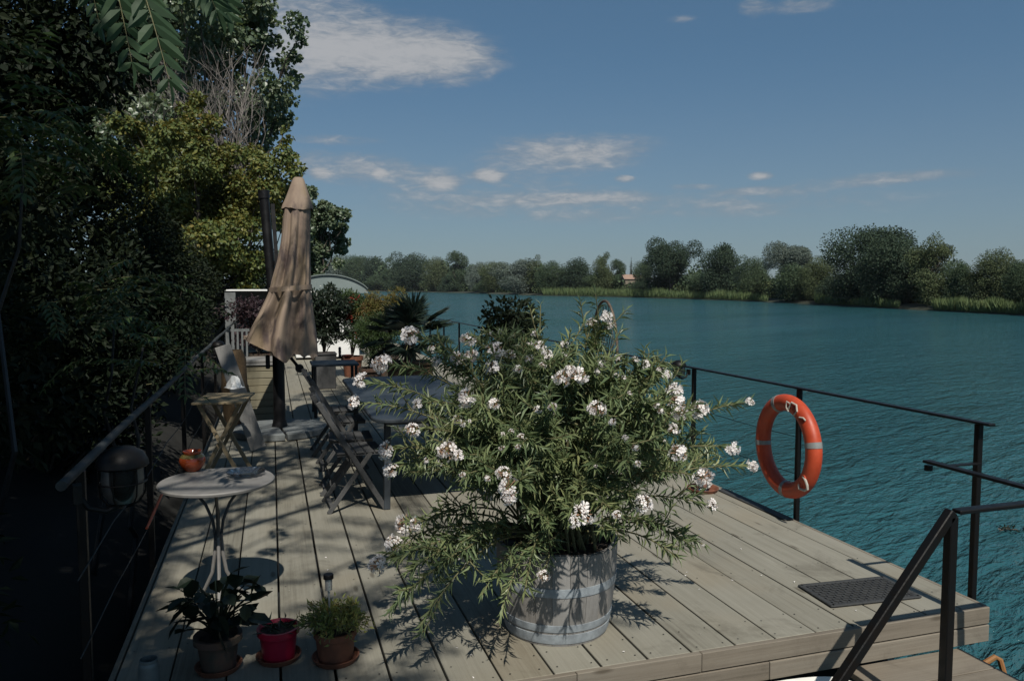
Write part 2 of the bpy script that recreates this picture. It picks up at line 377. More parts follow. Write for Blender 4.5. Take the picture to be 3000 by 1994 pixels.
M['shade2'] = leafmat('dull_green_leaf', [(.008, .014, .008), (.015, .023, .011), (.026, .031, .013)], .6, .18, .15, .6)  # dull green with the bank shade put in; citrus bush shares it
M['poplar'] = leafmat('poplar_leaf', [(.055, .088, .052), (.100, .138, .080), (.16, .19, .12)], .40, .22, .5, .6)
M['maple'] = leafmat('yellowing_maple_leaf', [(0.038, 0.066, 0.024), (0.068, 0.100, 0.032), (0.101, 0.129, 0.037), (0.151, 0.151, 0.039), (0.188, 0.128, 0.039)], .5, .22, .3, .5)
M['purple'] = leafmat('purple_plum_leaf', [(.022, .014, .018), (.04, .022, .028), (.06, .035, .038)], .5, .2, .4, 2)
M['darkshrub'] = leafmat('dark_glossy_leaf', [(.012, .02, .014), (.02, .03, .018), (.03, .04, .024)], .35, .12, .5, 2)
M['redflower'] = leafmat('red_flower', [(.20, .024, .02), (.27, .04, .03), (.34, .065, .045)], .6, .25, .2, 5)
M['greenshrub'] = leafmat('mid_green_leaf', [(.03, .055, .022), (.05, .085, .03), (.08, .11, .04)], .45, .2, .4, 2)
M['yellowshrub'] = leafmat('olive_yellow_leaf', [(.06, .075, .025), (.11, .115, .035), (.16, .14, .045), (.20, .11, .06)], .5, .25, .3, 3)
M['palm'] = leafmat('palm_blade', [(.016, .032, .026), (.026, .045, .034), (.042, .058, .036)], .4, .08, .5, 3)
M['far1'] = leafmat('far_green', [(0.032, 0.054, 0.032), (0.051, 0.078, 0.042), (0.080, 0.106, 0.054)], .7, .06, .15, .35)
M['far2'] = leafmat('far_olive', [(0.043, 0.064, 0.032), (0.071, 0.092, 0.043), (0.106, 0.119, 0.057)], .7, .06, .15, .35)
M['far3'] = leafmat('far_silver', [(0.066, 0.090, 0.077), (0.098, 0.125, 0.104), (0.138, 0.160, 0.134)], .7, .06, .15, .35)
M['far4'] = leafmat('far_dark', [(0.020, 0.038, 0.025), (0.034, 0.054, 0.034), (0.054, 0.075, 0.042)], .7, .06, .15, .35)
M['reed'] = leafmat('reed_blade', [(0.068, 0.104, 0.048), (0.110, 0.151, 0.064), (0.152, 0.180, 0.079)], .7, .2, .15, .1)
M['scrub'] = leafmat('shore_scrub', [(0.033, 0.054, 0.027), (0.054, 0.078, 0.035), (0.084, 0.099, 0.045)], .7, .15, .15, .2)
M['roof'] = simple('pale_terracotta_roof', (.30, .20, .15), .85, 0, .15, 1.2)
M['housewall'] = simple('sand_render', (.20, .17, .13), .9, 0, .1, .8)

def glassmat(name, col=(.9, .95, .95), rough=.05, alpha=.25, gl=.9):
    m, t, out = mat(name); g = t.n('ShaderNodeBsdfGlossy', i={'Roughness': rough}); tr = t.n('ShaderNodeBsdfTransparent', i={0: (*col, 1)})
    fr = t.n('ShaderNodeFresnel', i={'IOR': 1.5}); f = t.math('MULTIPLY_ADD', fr.outputs[0], gl, alpha * .3, clamp=True)
    mx = t.n('ShaderNodeMixShader'); t.l(f, mx.inputs[0]); t.l(tr.outputs[0], mx.inputs[1]); t.l(g.outputs[0], mx.inputs[2]); t.l(mx.outputs[0], out.inputs[0]); return m
M['glass'] = glassmat('clear_glass', (1, 1, 1), .08, .12)
M['lampglass'] = glassmat('dimmed_lamp_glass', (.16, .17, .15), .5, .05, .25)  # dim look put into the tint; gloss cut against bright reflections
def fabricmat():
    m, t, out = mat('faded_beige_canvas'); tc = t.n('ShaderNodeTexCoord'); o = tc.outputs['Object']
    s1 = t.noise(t.scale(o, 7, 7, 1.1), 1.0, 5, .6, .4); s2 = t.noise(o, 3.0, 4, .6); wv = t.noise(o, 220, 2, .5)
    col = t.ramp(t.math('ADD', t.math('MULTIPLY', s1, .7), t.math('MULTIPLY', s2, .3)), [(.3, (.160, .122, .106)), (.45, (.245, .186, .145)), (.6, (.290, .226, .170)), (.75, (.265, .202, .174))])
    blotch = t.smap(t.noise(t.scale(o, 2.5, 2.5, 1.0), 1.6, 5, .65), .52, .66, 0, .72); col = t.mix(blotch, col, (.055, .042, .052))  # darker purple-grey blotches laid over the cloth by noise
    yel = t.smap(t.noise(t.scale(o, 3, 3, .5), 2.0, 3), .55, .7, 0, .35); col = t.mix(yel, col, (.22, .16, .07))
    p = t.n('ShaderNodeBsdfPrincipled', i={'Roughness': .9, 'Specular IOR Level': .15}); t.l(col, p.inputs['Base Color'])
    b = t.n('ShaderNodeBump', i={'Strength': .25, 'Distance': .003}); t.l(wv, b.inputs['Height']); t.l(b.outputs[0], p.inputs['Normal'])
    t.l(p.outputs[0], out.inputs[0]); return m
M['fabric'] = fabricmat()
def watermat():
    m, t, out = mat('river_water'); tc = t.n('ShaderNodeTexCoord'); o = tc.outputs['Object']
    rot = t.n('ShaderNodeMapping'); rot.inputs['Rotation'].default_value = (0, 0, RAD(-24)); t.l(o, rot.inputs['Vector']); o2 = rot.outputs[0]
    n1 = t.noise(t.scale(o2, .75, 2.3, 1), 1.0, 3, .55, .6); n2 = t.noise(t.scale(o2, 3.0, 8.0, 1), 1.0, 4, .6, .5); n3 = t.noise(t.scale(o2, .06, .22, 1), 1.0, 3, .5, .4)
    n4 = t.noise(t.scale(o2, .012, .05, 1), 1.0, 3, .55, .4)
    h = t.math('ADD', t.math('MULTIPLY', n1, .9), t.math('ADD', t.math('MULTIPLY', n2, .50), t.math('MULTIPLY', n3, .9)))
    b = t.n('ShaderNodeBump', i={'Strength': 1.0, 'Distance': .46}); t.l(h, b.inputs['Height']); t.l(t.smap(n4, .38, .62, .55, 1.0), b.inputs['Strength'])
    col = t.ramp(t.math('ADD', t.math('MULTIPLY', n3, .6), t.math('MULTIPLY', n4, .4)), [(.35, (.016, .070, .082)), (.65, (.025, .096, .111))])
    p = t.n('ShaderNodeBsdfPrincipled', i={'Roughness': .09, 'IOR': 1.333, 'Specular IOR Level': .58}); t.l(col, p.inputs['Base Color']); t.l(b.outputs[0], p.inputs['Normal'])
    t.l(p.outputs[0], out.inputs[0]); return m
M['water'] = watermat()
M['bankground'] = simple('shaded_bank_soil', (.010, .010, .008), .95, 0, .3, 3, .3)  # soil colour darkened to carry the shade under the bank trees
M['grassbank'] = simple('dry_green_bank', (.030, .035, .018), .95, 0, .3, .15)

# ------------------------------------------------------------------ water, banks
WZ = -1.6
water = MB().add([(-3000, -300, WZ), (6000, -300, WZ), (6000, 9000, WZ), (-3000, 9000, WZ)], [(0, 1, 2, 3)]).build('river', M['water']); struct(water)
SHORE = [(700, 849.5), (1000, 852), (1200, 855), (1380, 858.5), (1577, 866), (1800, 870), (1950, 874), (2100, 879), (2251, 885), (2430, 893.5), (2594, 903), (2800, 914), (3000, 924.5), (3300, 944), (3900, 990)]
def shore_v(u): return float(np.interp(u, [a for a, b in SHORE], [b for a, b in SHORE]))
def shore(u): return at(u, shore_v(u), WZ)
mb = MB(); us = np.linspace(700, 3900, 90); rng = np.random.default_rng(3); vs = []
rings = [(.985, WZ - .6), (1.0, WZ + .02), (1.012, -1.25), (1.05, -.9), (1.2, -.5), (1.8, 0), (6, 1.0), (14, 2.0)]
for k, (sc, z) in enumerate(rings):
    for u in us:
        p = shore(u) * np.array([sc, sc, 0]); j = (rng.random() - .5) * (.006 if k < 3 else .02); vs.append((p[0] * (1 + j), p[1] * (1 + j), z + (rng.random() - .5) * (.1 if k > 1 else 0)))
n = len(us); mb.add(vs, [(k * n + i, k * n + i + 1, (k + 1) * n + i + 1, (k + 1) * n + i) for k in range(len(rings) - 1) for i in range(n - 1)])
struct(mb.build('far_bank', M['grassbank'], smooth=True))
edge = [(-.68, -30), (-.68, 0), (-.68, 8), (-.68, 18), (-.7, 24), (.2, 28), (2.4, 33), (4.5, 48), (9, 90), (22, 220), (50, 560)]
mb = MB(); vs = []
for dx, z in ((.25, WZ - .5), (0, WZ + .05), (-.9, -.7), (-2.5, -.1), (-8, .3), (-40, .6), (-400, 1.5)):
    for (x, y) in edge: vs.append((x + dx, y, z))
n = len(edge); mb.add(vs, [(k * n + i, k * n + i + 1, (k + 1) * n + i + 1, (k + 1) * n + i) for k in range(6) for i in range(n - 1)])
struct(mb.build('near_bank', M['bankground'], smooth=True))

# ------------------------------------------------------------------ deck
rng = np.random.default_rng(11)
DX0, DX1, DY0, DY1 = -.70, 3.69, 3.14, 24.0
mb = MB(); x = DX0; k = 0
while x < DX1 - .03:
    wd = min(.235, DX1 - x); gap = [.014, .004, .013, .009, .014, .006][k % 6] * (.8 + .4 * rng.random())
    y = DY0 + .001
    cuts = [y]; 
    while cuts[-1] < DY1: cuts.append(cuts[-1] + 3.6 + 1.8 * rng.random())
    cuts[-1] = DY1
    for a, b in zip(cuts[:-1], cuts[1:]):
        dz = (rng.random() - .5) * .003
        mb.box((x + wd / 2, (a + b) / 2, -.0175 + dz), (wd - gap, b - a - .003, .035), bev=.003)
    x += wd; k += 1
deck = struct(mb.build('deck', M['deck']))
mb = MB()
for z in (-.046, -.1445):
    xs = [DX0, .35, 1.28, 1.92, DX1 + .012] if z > -.1 else [DX0, .9, 2.3, DX1 + .012]
    for a, b in zip(xs[:-1], xs[1:]): mb.box(((a + b) / 2, DY0 - .016 + (rng.random() - .5) * .003, z + .001), (b - a - .003, .03, .091), bev=.003)
mb.box((DX1 + .012, (DY0 + DY1) / 2, -.097), (.024, DY1 - DY0, .19), bev=.003)
mb.box((DX0 - .016, (DY0 + DY1) / 2, -.06), (.024, DY1 - DY0, .115), bev=.003)
struct(mb.build('deck_fascia', M['fascia'], deck))
mb = MB()
for yy in np.arange(3.35, 24, .6): mb.box(((DX0 + DX1) / 2, yy, -.105), (DX1 - DX0 - .06, .07, .13))
struct(mb.build('deck_joist', M['hull'], deck))
mb = MB()
for i_ in range(19):
    xc = DX0 + .235 * i_ + .1175
    for yy in np.concatenate([[3.19], np.arange(3.35, 10, .6)]):
        for dx in (-.08, .08):
            px_, py_ = xc + dx + .006 * rng.normal(), yy + .012 * rng.normal(); mb.add([(px_ + .0045 * math.cos(a), py_ + .0045 * math.sin(a), .0022) for a in np.linspace(0, 2 * math.pi, 7)[:-1]], [(0, 1, 2, 3, 4, 5)])
stuff(struct(mb.build('screw_heads', M['blackiron'], deck)))
hull = MB(); hull.box(((DX0 + DX1) / 2 - .05, 14, -1.15), (4.1, 21.2, 1.7), bev=.15); hull.box((1.4, 14, -.25), (3.9, 21, .1))
tag(hull.build('houseboat_hull', M['hull']), 'dark steel hull floating under the big wooden deck', 'hull')
# lower landing
mb = MB(); y = 3.12
while y > 1.3:
    mb.box((3.13, y - .115, -.219), (.74, .224, .035), bev=.003); y -= .232
low = struct(mb.build('landing_deck', M['fascia']))
mb = MB(); mb.box((3.13, 2.2, -.29), (.70, 1.75, .10)); mb.box((2.85, 1.5, -.95), (.08, .08, 1.3)); mb.box((3.4, 1.5, -.95), (.08, .08, 1.3)); mb.box((2.9, 3.0, -.9), (.08, .08, 1.3)); mb.box((3.4, 3.0, -.9), (.08, .08, 1.3))
struct(mb.build('landing_frame', M['hull'], low))

# ------------------------------------------------------------------ railings
t = thing('deck_railing', 'black iron railing along the river side of the deck', 'railing', (3.745, 0, 0))
ys = [3.265, 4.79, 6.29, 7.8, 9.33, 10.85, 12.4, 13.9, 15.7, 17.2, 18.8, 20.3]
mb = MB(); mb.bar((0, 3.18, .985), (0, 20.5, 1.0), .045, .014, bev=.003); mb.build('handrail', M['blackiron'], t)
for yy in ys: MB().bar((0, yy, -.28), (0, yy, .976 + (yy - 3) * .0008), .034, .034, bev=.003).build('post', M['blackiron'], t)
for zz in (.34, .62):
    mb = MB(); q = []
    for a, b in zip(ys[1:-1], ys[2:]):
        for f in np.linspace(0, 1, 7)[:-1]: q.append((-.012, a + (b - a) * f, zz - .012 * math.sin(math.pi * f)))
    mb.tube(q, .0028, 5); mb.build('wire', M['blackiron'], t)
PP = at(2788, 1497, .772); t = thing('stair_rail', 'black square tube handrail of the steps at the deck corner', 'handrail', (PP[0], PP[1], -.2))
P = Vector((0, 0, .972)); Q = Vector(atY(2466, 1983, PP[1])) - Vector((PP[0], PP[1], -.2)); d = (Q - P)
MB().bar((0, 0, 0), P - Vector((0, 0, .02)), .042, .042, bev=.004).build('post', M['blackiron'], t)
MB().bar(P + Vector((-.0, 0, 0)), P + d * 1.9, .042, .042, bev=.004).build('sloping_rail', M['blackiron'], t)
MB().bar(P + Vector((.025, 0, -.003)), P + Vector((1.15, 0, -.003)), .05, .018, bev=.004).build('level_rail', M['blackiron'], t)
t = thing('side_rail', 'short flat black rail bracketed to the last railing post', 'handrail', (3.447, 3.31, .776))
MB().bar((0, .02, 0), (0, -2.2, 0), .05, .016, bev=.003).build('flat_bar', M['blackiron'], t)
MB().bar((.02, -.07, -.012), (.275, -.075, -.012), .03, .008, bev=.002).bar((.0, .0, -.02), (0, 0, -.05), .03, .03).build('bracket', M['blackiron'], t)
t = thing('bank_railing', 'mottled grey pipe railing along the shaded bank side of the deck', 'railing', (-.765, 0, 0))
mb = MB(); mb.tube([(0, yy, 1.0 + .006 * math.sin(yy * 1.7)) for yy in np.linspace(3.2, 19.0, 40)], .020, 10); mb.build('handrail', M['pipe'], t, True)
for yy in (3.5, 5.3, 7.3, 9.3, 11.3, 13.4, 15.5, 17.6): MB().bar((0, yy, -.2), (0, yy, .985), .035, .035, bev=.003).build('post', M['blackiron'], t)
for zz, sg in ((.30, .02), (.62, .03)):
    q = [(.02, yy, zz - sg * abs(math.sin(yy * 1.57))) for yy in np.linspace(3.3, 17.6, 60)]; MB().tube(q, .003, 5).build('wire', M['pipe'], t)
t = MB().tube([atX(377 * K, 1128 * K, -.735), atX(349 * K, 1192 * K, -.735), atX(338 * K, 1216 * K, -.735)], [.0085, .0085, .007], 8).build('orange_rod', M['orangerod'], smooth=True)
tag(t, 'thin orange rod hooked on the bank railing beside the round table', 'rod')

# bulkhead lamps
def bulkhead(loc, rz, label, s=1.0):
    t = thing('deck_lamp', label, 'lamp', loc, rz, 'caged lamps on the railings')
    cap = MB().lathe([(0.001, .075), (.04, .07), (.075, .05), (.092, .018), (.095, 0), (.085, -.008), (.001, -.008)], 28); cap.build('cap', M['blackiron'], t, True)
    MB().lathe([(.074, -.012), (.076, -.06), (.070, -.11), (.05, -.142), (.001, -.15)], 24).build('glass_jar', M['lampglass'], t, True)
    c = MB()
    for k in range(6):
        a = k * math.pi / 3; c.tube([(math.cos(a) * r, math.sin(a) * r, z) for r, z in ((.083, -.01), (.084, -.06), (.078, -.115), (.055, -.15), (.02, -.162))], .0032, 5)
    c.torus((0, 0, -.065), .084, .0032, n=28, k=5); c.build('cage', M['blackiron'], t, True)
    a = MB(); a.tube([(.0, 0, -.15), (.06, 0, -.172), (.12, 0, -.15), (.15, 0, -.10)], .012, 8); a.box((.155, 0, -.09), (.03, .05, .07)); a.build('arm', M['blackiron'], t, True)
    bl = MB().lathe([(.001, -.03), (.02, -.035), (.03, -.07), (.018, -.1), (.001, -.105)], 14).build('bulb', M['greywhite'], t, True)
    if s != 1: t.scale = (s, s, s)
    return t
l0 = bulkhead((-.565, 3.25, 1.05), RAD(195), 'big dark caged lamp at the near end of the grey pipe railing')
p = atX(1564 * K, 842 * K, 3.6); dup(l0, tuple(p), RAD(8), 'caged glass lamp on the black railing post behind the white oleander', scale=(.72,) * 3)
p = atX(503 * K, 796 * K, -.62); dup(l0, tuple(p), RAD(190), 'small caged lamp halfway along the grey pipe railing by the leaning board', scale=(.8,) * 3)

# ------------------------------------------------------------------ lifebuoy
RB = (3.655, 4.80, .555); t = thing('lifebuoy', 'orange lifebuoy with grey tape bands hanging on the black railing', 'lifebuoy', RB, RAD(-4))
Rm, rm = .325, .062
MB().torus((0, 0, 0), Rm, rm, 'X', 72, 20, flat=.9).build('ring', M['orange'], t, True)
for a in (RAD(168), RAD(-91), RAD(-6), RAD(68)):
    MB().torus((0, 0, 0), Rm, rm + .0025, 'X', 5, 20, a - .058, a + .058, flat=.9).build('tape_band', M['tape'], t, True)
def ringp(a, r, x): return (x, -math.cos(a) * r, math.sin(a) * r)       # a = 0 points to the river end of the photo's right
for a in (RAD(-30), RAD(-44), RAD(58), RAD(70)):        # rope eyes
    mb = MB(); mb.torus(ringp(a, Rm + .012, -.052), .017, .008, 'X', 14, 6); mb.build('rope_eye', M['orange'], t, True)
a0, a1 = RAD(-44), RAD(-30); mb = MB()
mb.tube([ringp(a, r, x) for a, r, x in ((a0, Rm, -.05), (a0 - .02, Rm + .035, -.06), (a0 + .06, Rm + .07, -.05), (a0 + .15, Rm + .085, -.05), (a1 - .03, Rm + .07, -.055), (a1 + .02, Rm + .045, -.06), (a1, Rm, -.05))], .0095, 8); mb.build('grab_rope', M['rope'], t, True); mb = MB()
mb.tube([ringp(RAD(a), Rm + r, x) for a, r, x in ((58, -.02, -.058), (56, .03, -.058), (62, .055, -.05), (70, .045, -.055), (72, -.015, -.06))], .007, 8)
mb.tube([ringp(RAD(a), Rm + r, x) for a, r, x in ((70, -.03, -.064), (76, -.01, -.066), (78, .03, -.06), (72, .03, -.06))], .006, 8)
mb.tube([ringp(RAD(a), Rm + r, x) for a, r, x in ((48, .02, -.06), (44, .045, -.052), (40, .05, -.048))], .006, 8)
mb.build('grab_rope', M['rope'], t, True)

# ------------------------------------------------------------------ mat, strip, saucer, rust hoop, dinghy
t = thing('door_mat', 'dark rubber mat with diamond ribs on the deck corner', 'mat', (3.16, 3.485, .003), RAD(-4))
mb = MB(); mb.box((0, 0, .004), (.575, .30, .006), bev=.002)
mb.build('base', M['rubber'], t); mb = MB()
for sx in (-1, 1): mb.box((sx * .275, 0, .008), (.03, .31, .012), bev=.004)
for sy in (-1, 1): mb.box((0, sy * .145, .008), (.56, .025, .012), bev=.004)
for k in np.arange(-.42, .43, .055):
    for sg in (-1, 1):
        pts = []
        for yv in (-.132, .132):
            pts.append((k + sg * yv * 1.0, yv))
        (xa, ya), (xb, yb) = pts
        def cl(xa, ya, xb, yb):
            T0, T1 = 0, 1
            for lim, sgn in ((-.262, 1), (.262, -1)):
                da, db = sgn * (xa - lim), sgn * (xb - lim)
                if da < 0 and db < 0: return None
                if da < 0: T0 = max(T0, da / (da - db))
                if db < 0: T1 = min(T1, da / (da - db))
            return None if T0 >= T1 else ((xa + (xb - xa) * T0, ya + (yb - ya) * T0), (xa + (xb - xa) * T1, ya + (yb - ya) * T1))
        c = cl(xa, ya, xb, yb)
        if c: mb.bar((*c[0], .0098), (*c[1], .0098), .012, .005)
mb.build('ribs', M['rubber'], t)
mb = MB(); mb.box((0, 0, .007), (.085, .9, .012), bev=.005)
tag(mb.build('rubber_strip', M['rubber'], loc=(3.655, 5.2, 0), parent=None), 'black rubber strip lying along the deck edge behind the lifebuoy', 'strip')
t = thing('terracotta_saucer', 'round terracotta saucer on the deck edge behind the oleander', 'saucer', (3.49, 5.69, 0))
MB().lathe([(.001, .004), (.105, .004), (.122, .03), (.132, .034), (.134, .028), (.118, 0), (.001, 0)], 36).build('dish', M['terracotta'], t, True)
t = thing('glass_lantern', 'clear glass jar standing in the terracotta saucer', 'jar', (3.48, 5.68, .005))
MB().lathe([(.001, .004), (.055, .004), (.062, .02), (.064, .13), (.052, .155), (.05, .185), (.047, .185), (.049, .155), (.06, .13), (.058, .02), (.001, .008)], 24).build('jar', M['glass'], t, True)
t = thing('boarding_hoop', 'rusty orange tube hoop sticking up beside the lower landing', 'ladder', (3.80, 3.17, -.4))
q = [(-.075, .05, -.9), (-.07, .05, -.1), (-.055, .05, -.012), (-.02, .045, .012), (.06, .03, .055), (.085, .02, .04), (.105, 0, -.06), (.13, -.02, -.2), (.17, -.06, -.9)]
MB().tube(q, .016, 8).build('hoop', M['rusthoop'], t, True)
t = thing('dinghy', 'white plastic boat rim under the deck edge, bottom of the photo', 'boat', tuple(atY(1850 * K, 1553 * K, 3.02) - np.array([.42, .2, .035])))
L = .62; sec = []
def hullring(off, z, n=40):
    out = []
    for k in range(n):
        a = 2 * math.pi * k / n; ca, sa = math.cos(a), math.sin(a)
        x_ = math.copysign(abs(ca) ** .55, ca) * (L + off); y_ = math.copysign(abs(sa) ** .55, sa) * (.2 + off); out.append((x_, y_, z))
    return out
n = 40; vs = hullring(-.10, -.42) + hullring(-.03, -.1) + hullring(0, 0) + hullring(.012, .02) + hullring(-.01, .035) + hullring(-.035, .025) + hullring(-.05, -.05) + hullring(-.1, -.36)
fs = [(k * n + i, k * n + (i + 1) % n, (k + 1) * n + (i + 1) % n, (k + 1) * n + i) for k in range(7) for i in range(n)] + [tuple(range(n - 1, -1, -1)), tuple(7 * n + i for i in range(n))]
MB().add(vs, fs).build('shell', M['whiteplastic'], t, True)

# ------------------------------------------------------------------ folded cantilever parasol
t = thing('folded_parasol', 'closed faded beige cantilever parasol on a black pole', 'parasol', (.062, 9.5, 0))
O = np.array([.062, 9.5, 0])
def L2(p): return Vector(np.array(p) - O)
for k in range(4):
    a = k * math.pi / 2 + .12; mb = MB(); prof = []
    N = 12; top = []; 
    for zz, ins in ((.012, 0), (.075, 0), (.085, .012)):
        ring_ = [(.05, .05)] if False else []
        r0, r1, g = .085 + ins, .545 - ins, .014 + ins
        pts = [(r0, g), ] + [(r1 * math.cos(q), r1 * math.sin(q)) for q in np.linspace(math.asin(g / r1), math.pi / 2 - math.asin(g / r1), N)] + [(g, r0)]
        top.append([(p[0] * math.cos(a) - p[1] * math.sin(a), p[0] * math.sin(a) + p[1] * math.cos(a), zz) for p in pts])
    n = len(top[0]); mb.add(top[0] + top[1] + top[2], [(j * n + i, j * n + (i + 1) % n, (j + 1) * n + (i + 1) % n, (j + 1) * n + i) for j in range(2) for i in range(n)] + [tuple(2 * n + i for i in range(n)), tuple(range(n - 1, -1, -1))])
    mb.build('base_slab', M['slab'], t)
mb = MB(); mb.box((0, 0, .006), (1.0, .07, .012)); mb.box((0, 0, .006), (.07, 1.0, .0115)); mb.lathe([(.09, .0), (.09, .10), (.078, .14), (.078, .16)], 24); mb.build('base_cross', M['blackpole'], t, True)
mb = MB(); mb.lathe([(.068, .10), (.068, .98), (.075, .985), (.075, 1.06), (.060, 1.065)], 24); mb.build('housing', M['blackpole'], t, True)
top = L2(atY(773, 567, 9.62)); low_ = Vector((-.01, .05, 1.0))
mb = MB(); mb.tube([low_, low_.lerp(top, .5), top], [.056, .056, .056], 16); d = (top - low_).normalized(); mb.tube([top - d * .06, top + d * .035], [.066, .066], 16); mb.build('mast', M['blackpole'], t, True)
a1 = L2(atY(628 * K, 470 * K, 9.56)); b1 = L2(atY(640 * K, 640 * K, 9.5)); mb = MB(); mb.bar(a1, b1, .03, .045); mb.build('arm', M['blackpole'], t)
hx = L2(atY(688 * K, 416 * K, 9.38)); mb = MB(); mb.bar(low_.lerp(top, .55), L2((.27, 9.40, .45 * 1.0 + .55 * (top.z) + .05)), .035, .05); mb.build('boom', M['blackpole'], t)
mb = MB(); cr = L2(atY(690 * K, 848 * K, 9.4)); mb.tube([(.05, -.02, 1.02), cr], .018, 8); mb.tube([cr + Vector((0, -.03, 0)), cr + Vector((0, .02, 0))], .05, 16); mb.tube([cr + Vector((0, -.04, 0)), cr + Vector((.07, -.05, -.02)), cr + Vector((.075, -.09, -.02))], .012, 8); mb.box((-.12, -.02, .86), (.05, .08, .16), bev=.01); mb.build('crank', M['blackpole'], t, True)
# canopy: rows read from the silhouette (y, left x, right x) in 2359-px
rows = [(476, 654, 716), (500, 652, 715.5), (530, 650, 715), (560, 647, 714.5), (600, 640, 714), (640, 629, 714.5), (662, 623, 715), (680, 618, 716), (700, 608, 717.5), (725, 595, 720), (750, 581, 723), (775, 568, 726), (815, 560, 728)]
YC = 9.38; nth = 96; vs = []; rg = np.random.default_rng(5)
ph = rg.random(8) * 6.28
hemx = [-.30, -.16, .0, .10, .13, .20, .23, .31, .345, .40, .44, .50]; hemz = [1.14, 1.06, .975, .905, .865, .925, .965, .955, .915, .955, .905, .935]
nrow = 40; ysr = np.linspace(476, 832, nrow)
ry_, rl_, rr_ = zip(*rows)
for i, yy in enumerate(ysr):
    yq = min(yy, 815); l = np.interp(yq, ry_, rl_); r_ = np.interp(yq, ry_, rr_)
    pl, pr = atY(l * K, yq * K, YC), atY(r_ * K, yq * K, YC); c = (pl + pr) / 2; hw = (pr[0] - pl[0]) / 2; z0 = atY(650 * K, yy * K, YC)[2]
    f = i / (nrow - 1)
    tie = math.exp(-((yy - 664) / 9.0) ** 2)
    for k in range(nth):
        th = 2 * math.pi * k / nth
        fold = math.sin(6 * th + ph[0] + .7 * math.sin(f * 4)) * .6 + math.sin(9 * th + ph[1] - 1.4 * f) * .45 + (.30 - .2 * f) * math.sin(17 * th + ph[2] + 2 * f)
        amp = (.06 + .27 * min(1, f * 1.5)) * (1 - .6 * tie)
        ex = math.cos(th); rr = hw * (1 + amp * fold * (.35 + .65 * abs(math.sin(th))) * .9); dr = min(hw, .155 + .09 * f) * (1 + amp * fold * 1.5)
        x_ = c[0] + rr * ex; y_ = YC + dr * math.sin(th)
        hz = np.interp(x_, hemx, hemz) + (.03 if math.sin(th) > 0 else 0)
        z = max(z0, hz) if i < nrow - 1 else hz
        vs.append(L2((x_, y_, z)))
mb = MB(); mb.add(vs, [(i * nth + k, i * nth + (k + 1) % nth, (i + 1) * nth + (k + 1) % nth, (i + 1) * nth + k) for i in range(nrow - 1) for k in range(nth)])
can = mb.build('canopy', M['fabric'], t); can.data.polygons.foreach_set("use_smooth", np.ones(len(can.data.polygons), bool))
can['label'] = 'faded beige canopy with dark blotches, tied in the middle'
vs = []; caprows = [(409, 678, 697), (412, 675, 700), (430, 668, 706), (455, 659, 714), (474, 651, 720.5), (483, 649, 720)]
for j, (yy, l, r_) in enumerate(caprows):
    pl, pr = atY(l * K, yy * K, YC), atY(r_ * K, yy * K, YC); c = (pl + pr) / 2; hw = (pr[0] - pl[0]) / 2; z0 = c[2]
    for k in range(nth):
        th = 2 * math.pi * k / nth; fo = 1 + .05 * math.sin(6 * th + .5) * j / 5; sc_ = (.003 * math.sin(12 * th) + .012 * math.cos(3 * th + 1)) if j == 5 else 0
        vs.append(L2((c[0] + hw * fo * math.cos(th), YC + min(hw, .2) * fo * math.sin(th), z0 + sc_)))
mb = MB(); mb.add(vs, [(i * nth + k, i * nth + (k + 1) % nth, (i + 1) * nth + (k + 1) % nth, (i + 1) * nth + k) for i in range(5) for k in range(nth)] + [tuple(range(nth - 1, -1, -1))])
mb.build('vent_cap', M['fabric'], t, True)
mb = MB(); pl, pr = atY(622 * K, 664 * K, YC), atY(716 * K, 664 * K, YC); c = (pl + pr) / 2; hw = (pr[0] - pl[0]) / 2 + .014
q = []
for zz in (-.028, .028):
    for k in range(48):
        th = 2 * math.pi * k / 48; q.append(L2((c[0] + hw * math.cos(th), YC + .245 * math.sin(th), c[2] + zz + .02 * math.cos(th))))
mb.add(q, [(k, (k + 1) % 48, 48 + (k + 1) % 48, 48 + k) for k in range(48)]); mb.build('tie_strap', M['fabric'], t, True)

# ------------------------------------------------------------------ round bistro table and things on it
TB = (-.296, 4.287, 0); t = thing('bistro_table', 'small round pale grey metal table on one slim stem', 'table', TB, RAD(12))
MB().lathe([(.001, .708), (.272, .708), (.283, .700), (.29, .704), (.292, .715), (.286, .721), (.001, .7205)], 64).build('tabletop', M['tabletop'], t, True)
MB().tube([(0, 0, .11), (0, 0, .56)], .0105, 10).lathe([(.02, .40), (.022, .41), (.022, .425), (.02, .435)], 14).build('stem', M['tablelegs'], t, True)
for k in range(3):
    a = k * 2.094 + .35; ca, sa = math.cos(a), math.sin(a)
    MB().tube([(ca * r, sa * r, z) for r, z in ((.014, .40), (.03, .50), (.07, .585), (.13, .65), (.19, .69), (.215, .705))], .008, 8).build('brace', M['tablelegs'], t, True)
    MB().tube([(ca * r, sa * r, z) for r, z in ((.014, .43), (.022, .33), (.04, .22), (.09, .12), (.16, .05), (.21, .012))], .0095, 8).build('foot', M['tabletop'], t, True)
p = at(444 * K, 1084 * K, .721); t = thing('glazed_pot', 'small orange-brown glazed pot standing on the round table', 'pot', tuple(p))
MB().lathe([(.001, 0), (.032, 0), (.046, .012), (.064, .036), (.070, .058), (.064, .080), (.054, .090)], 32).build('body', M['orangeglaze'], t, True)
MB().lathe([(.0645, .080), (.056, .091), (.046, .097), (.043, .094), (.048, .086)], 32).build('shoulder_band', M['glazeband'], t, True)
MB().lathe([(.044, .095), (.047, .104), (.050, .111), (.047, .114), (.042, .110), (.039, .098), (.001, .06)], 32).build('rim', M['orangeglaze'], t, True)
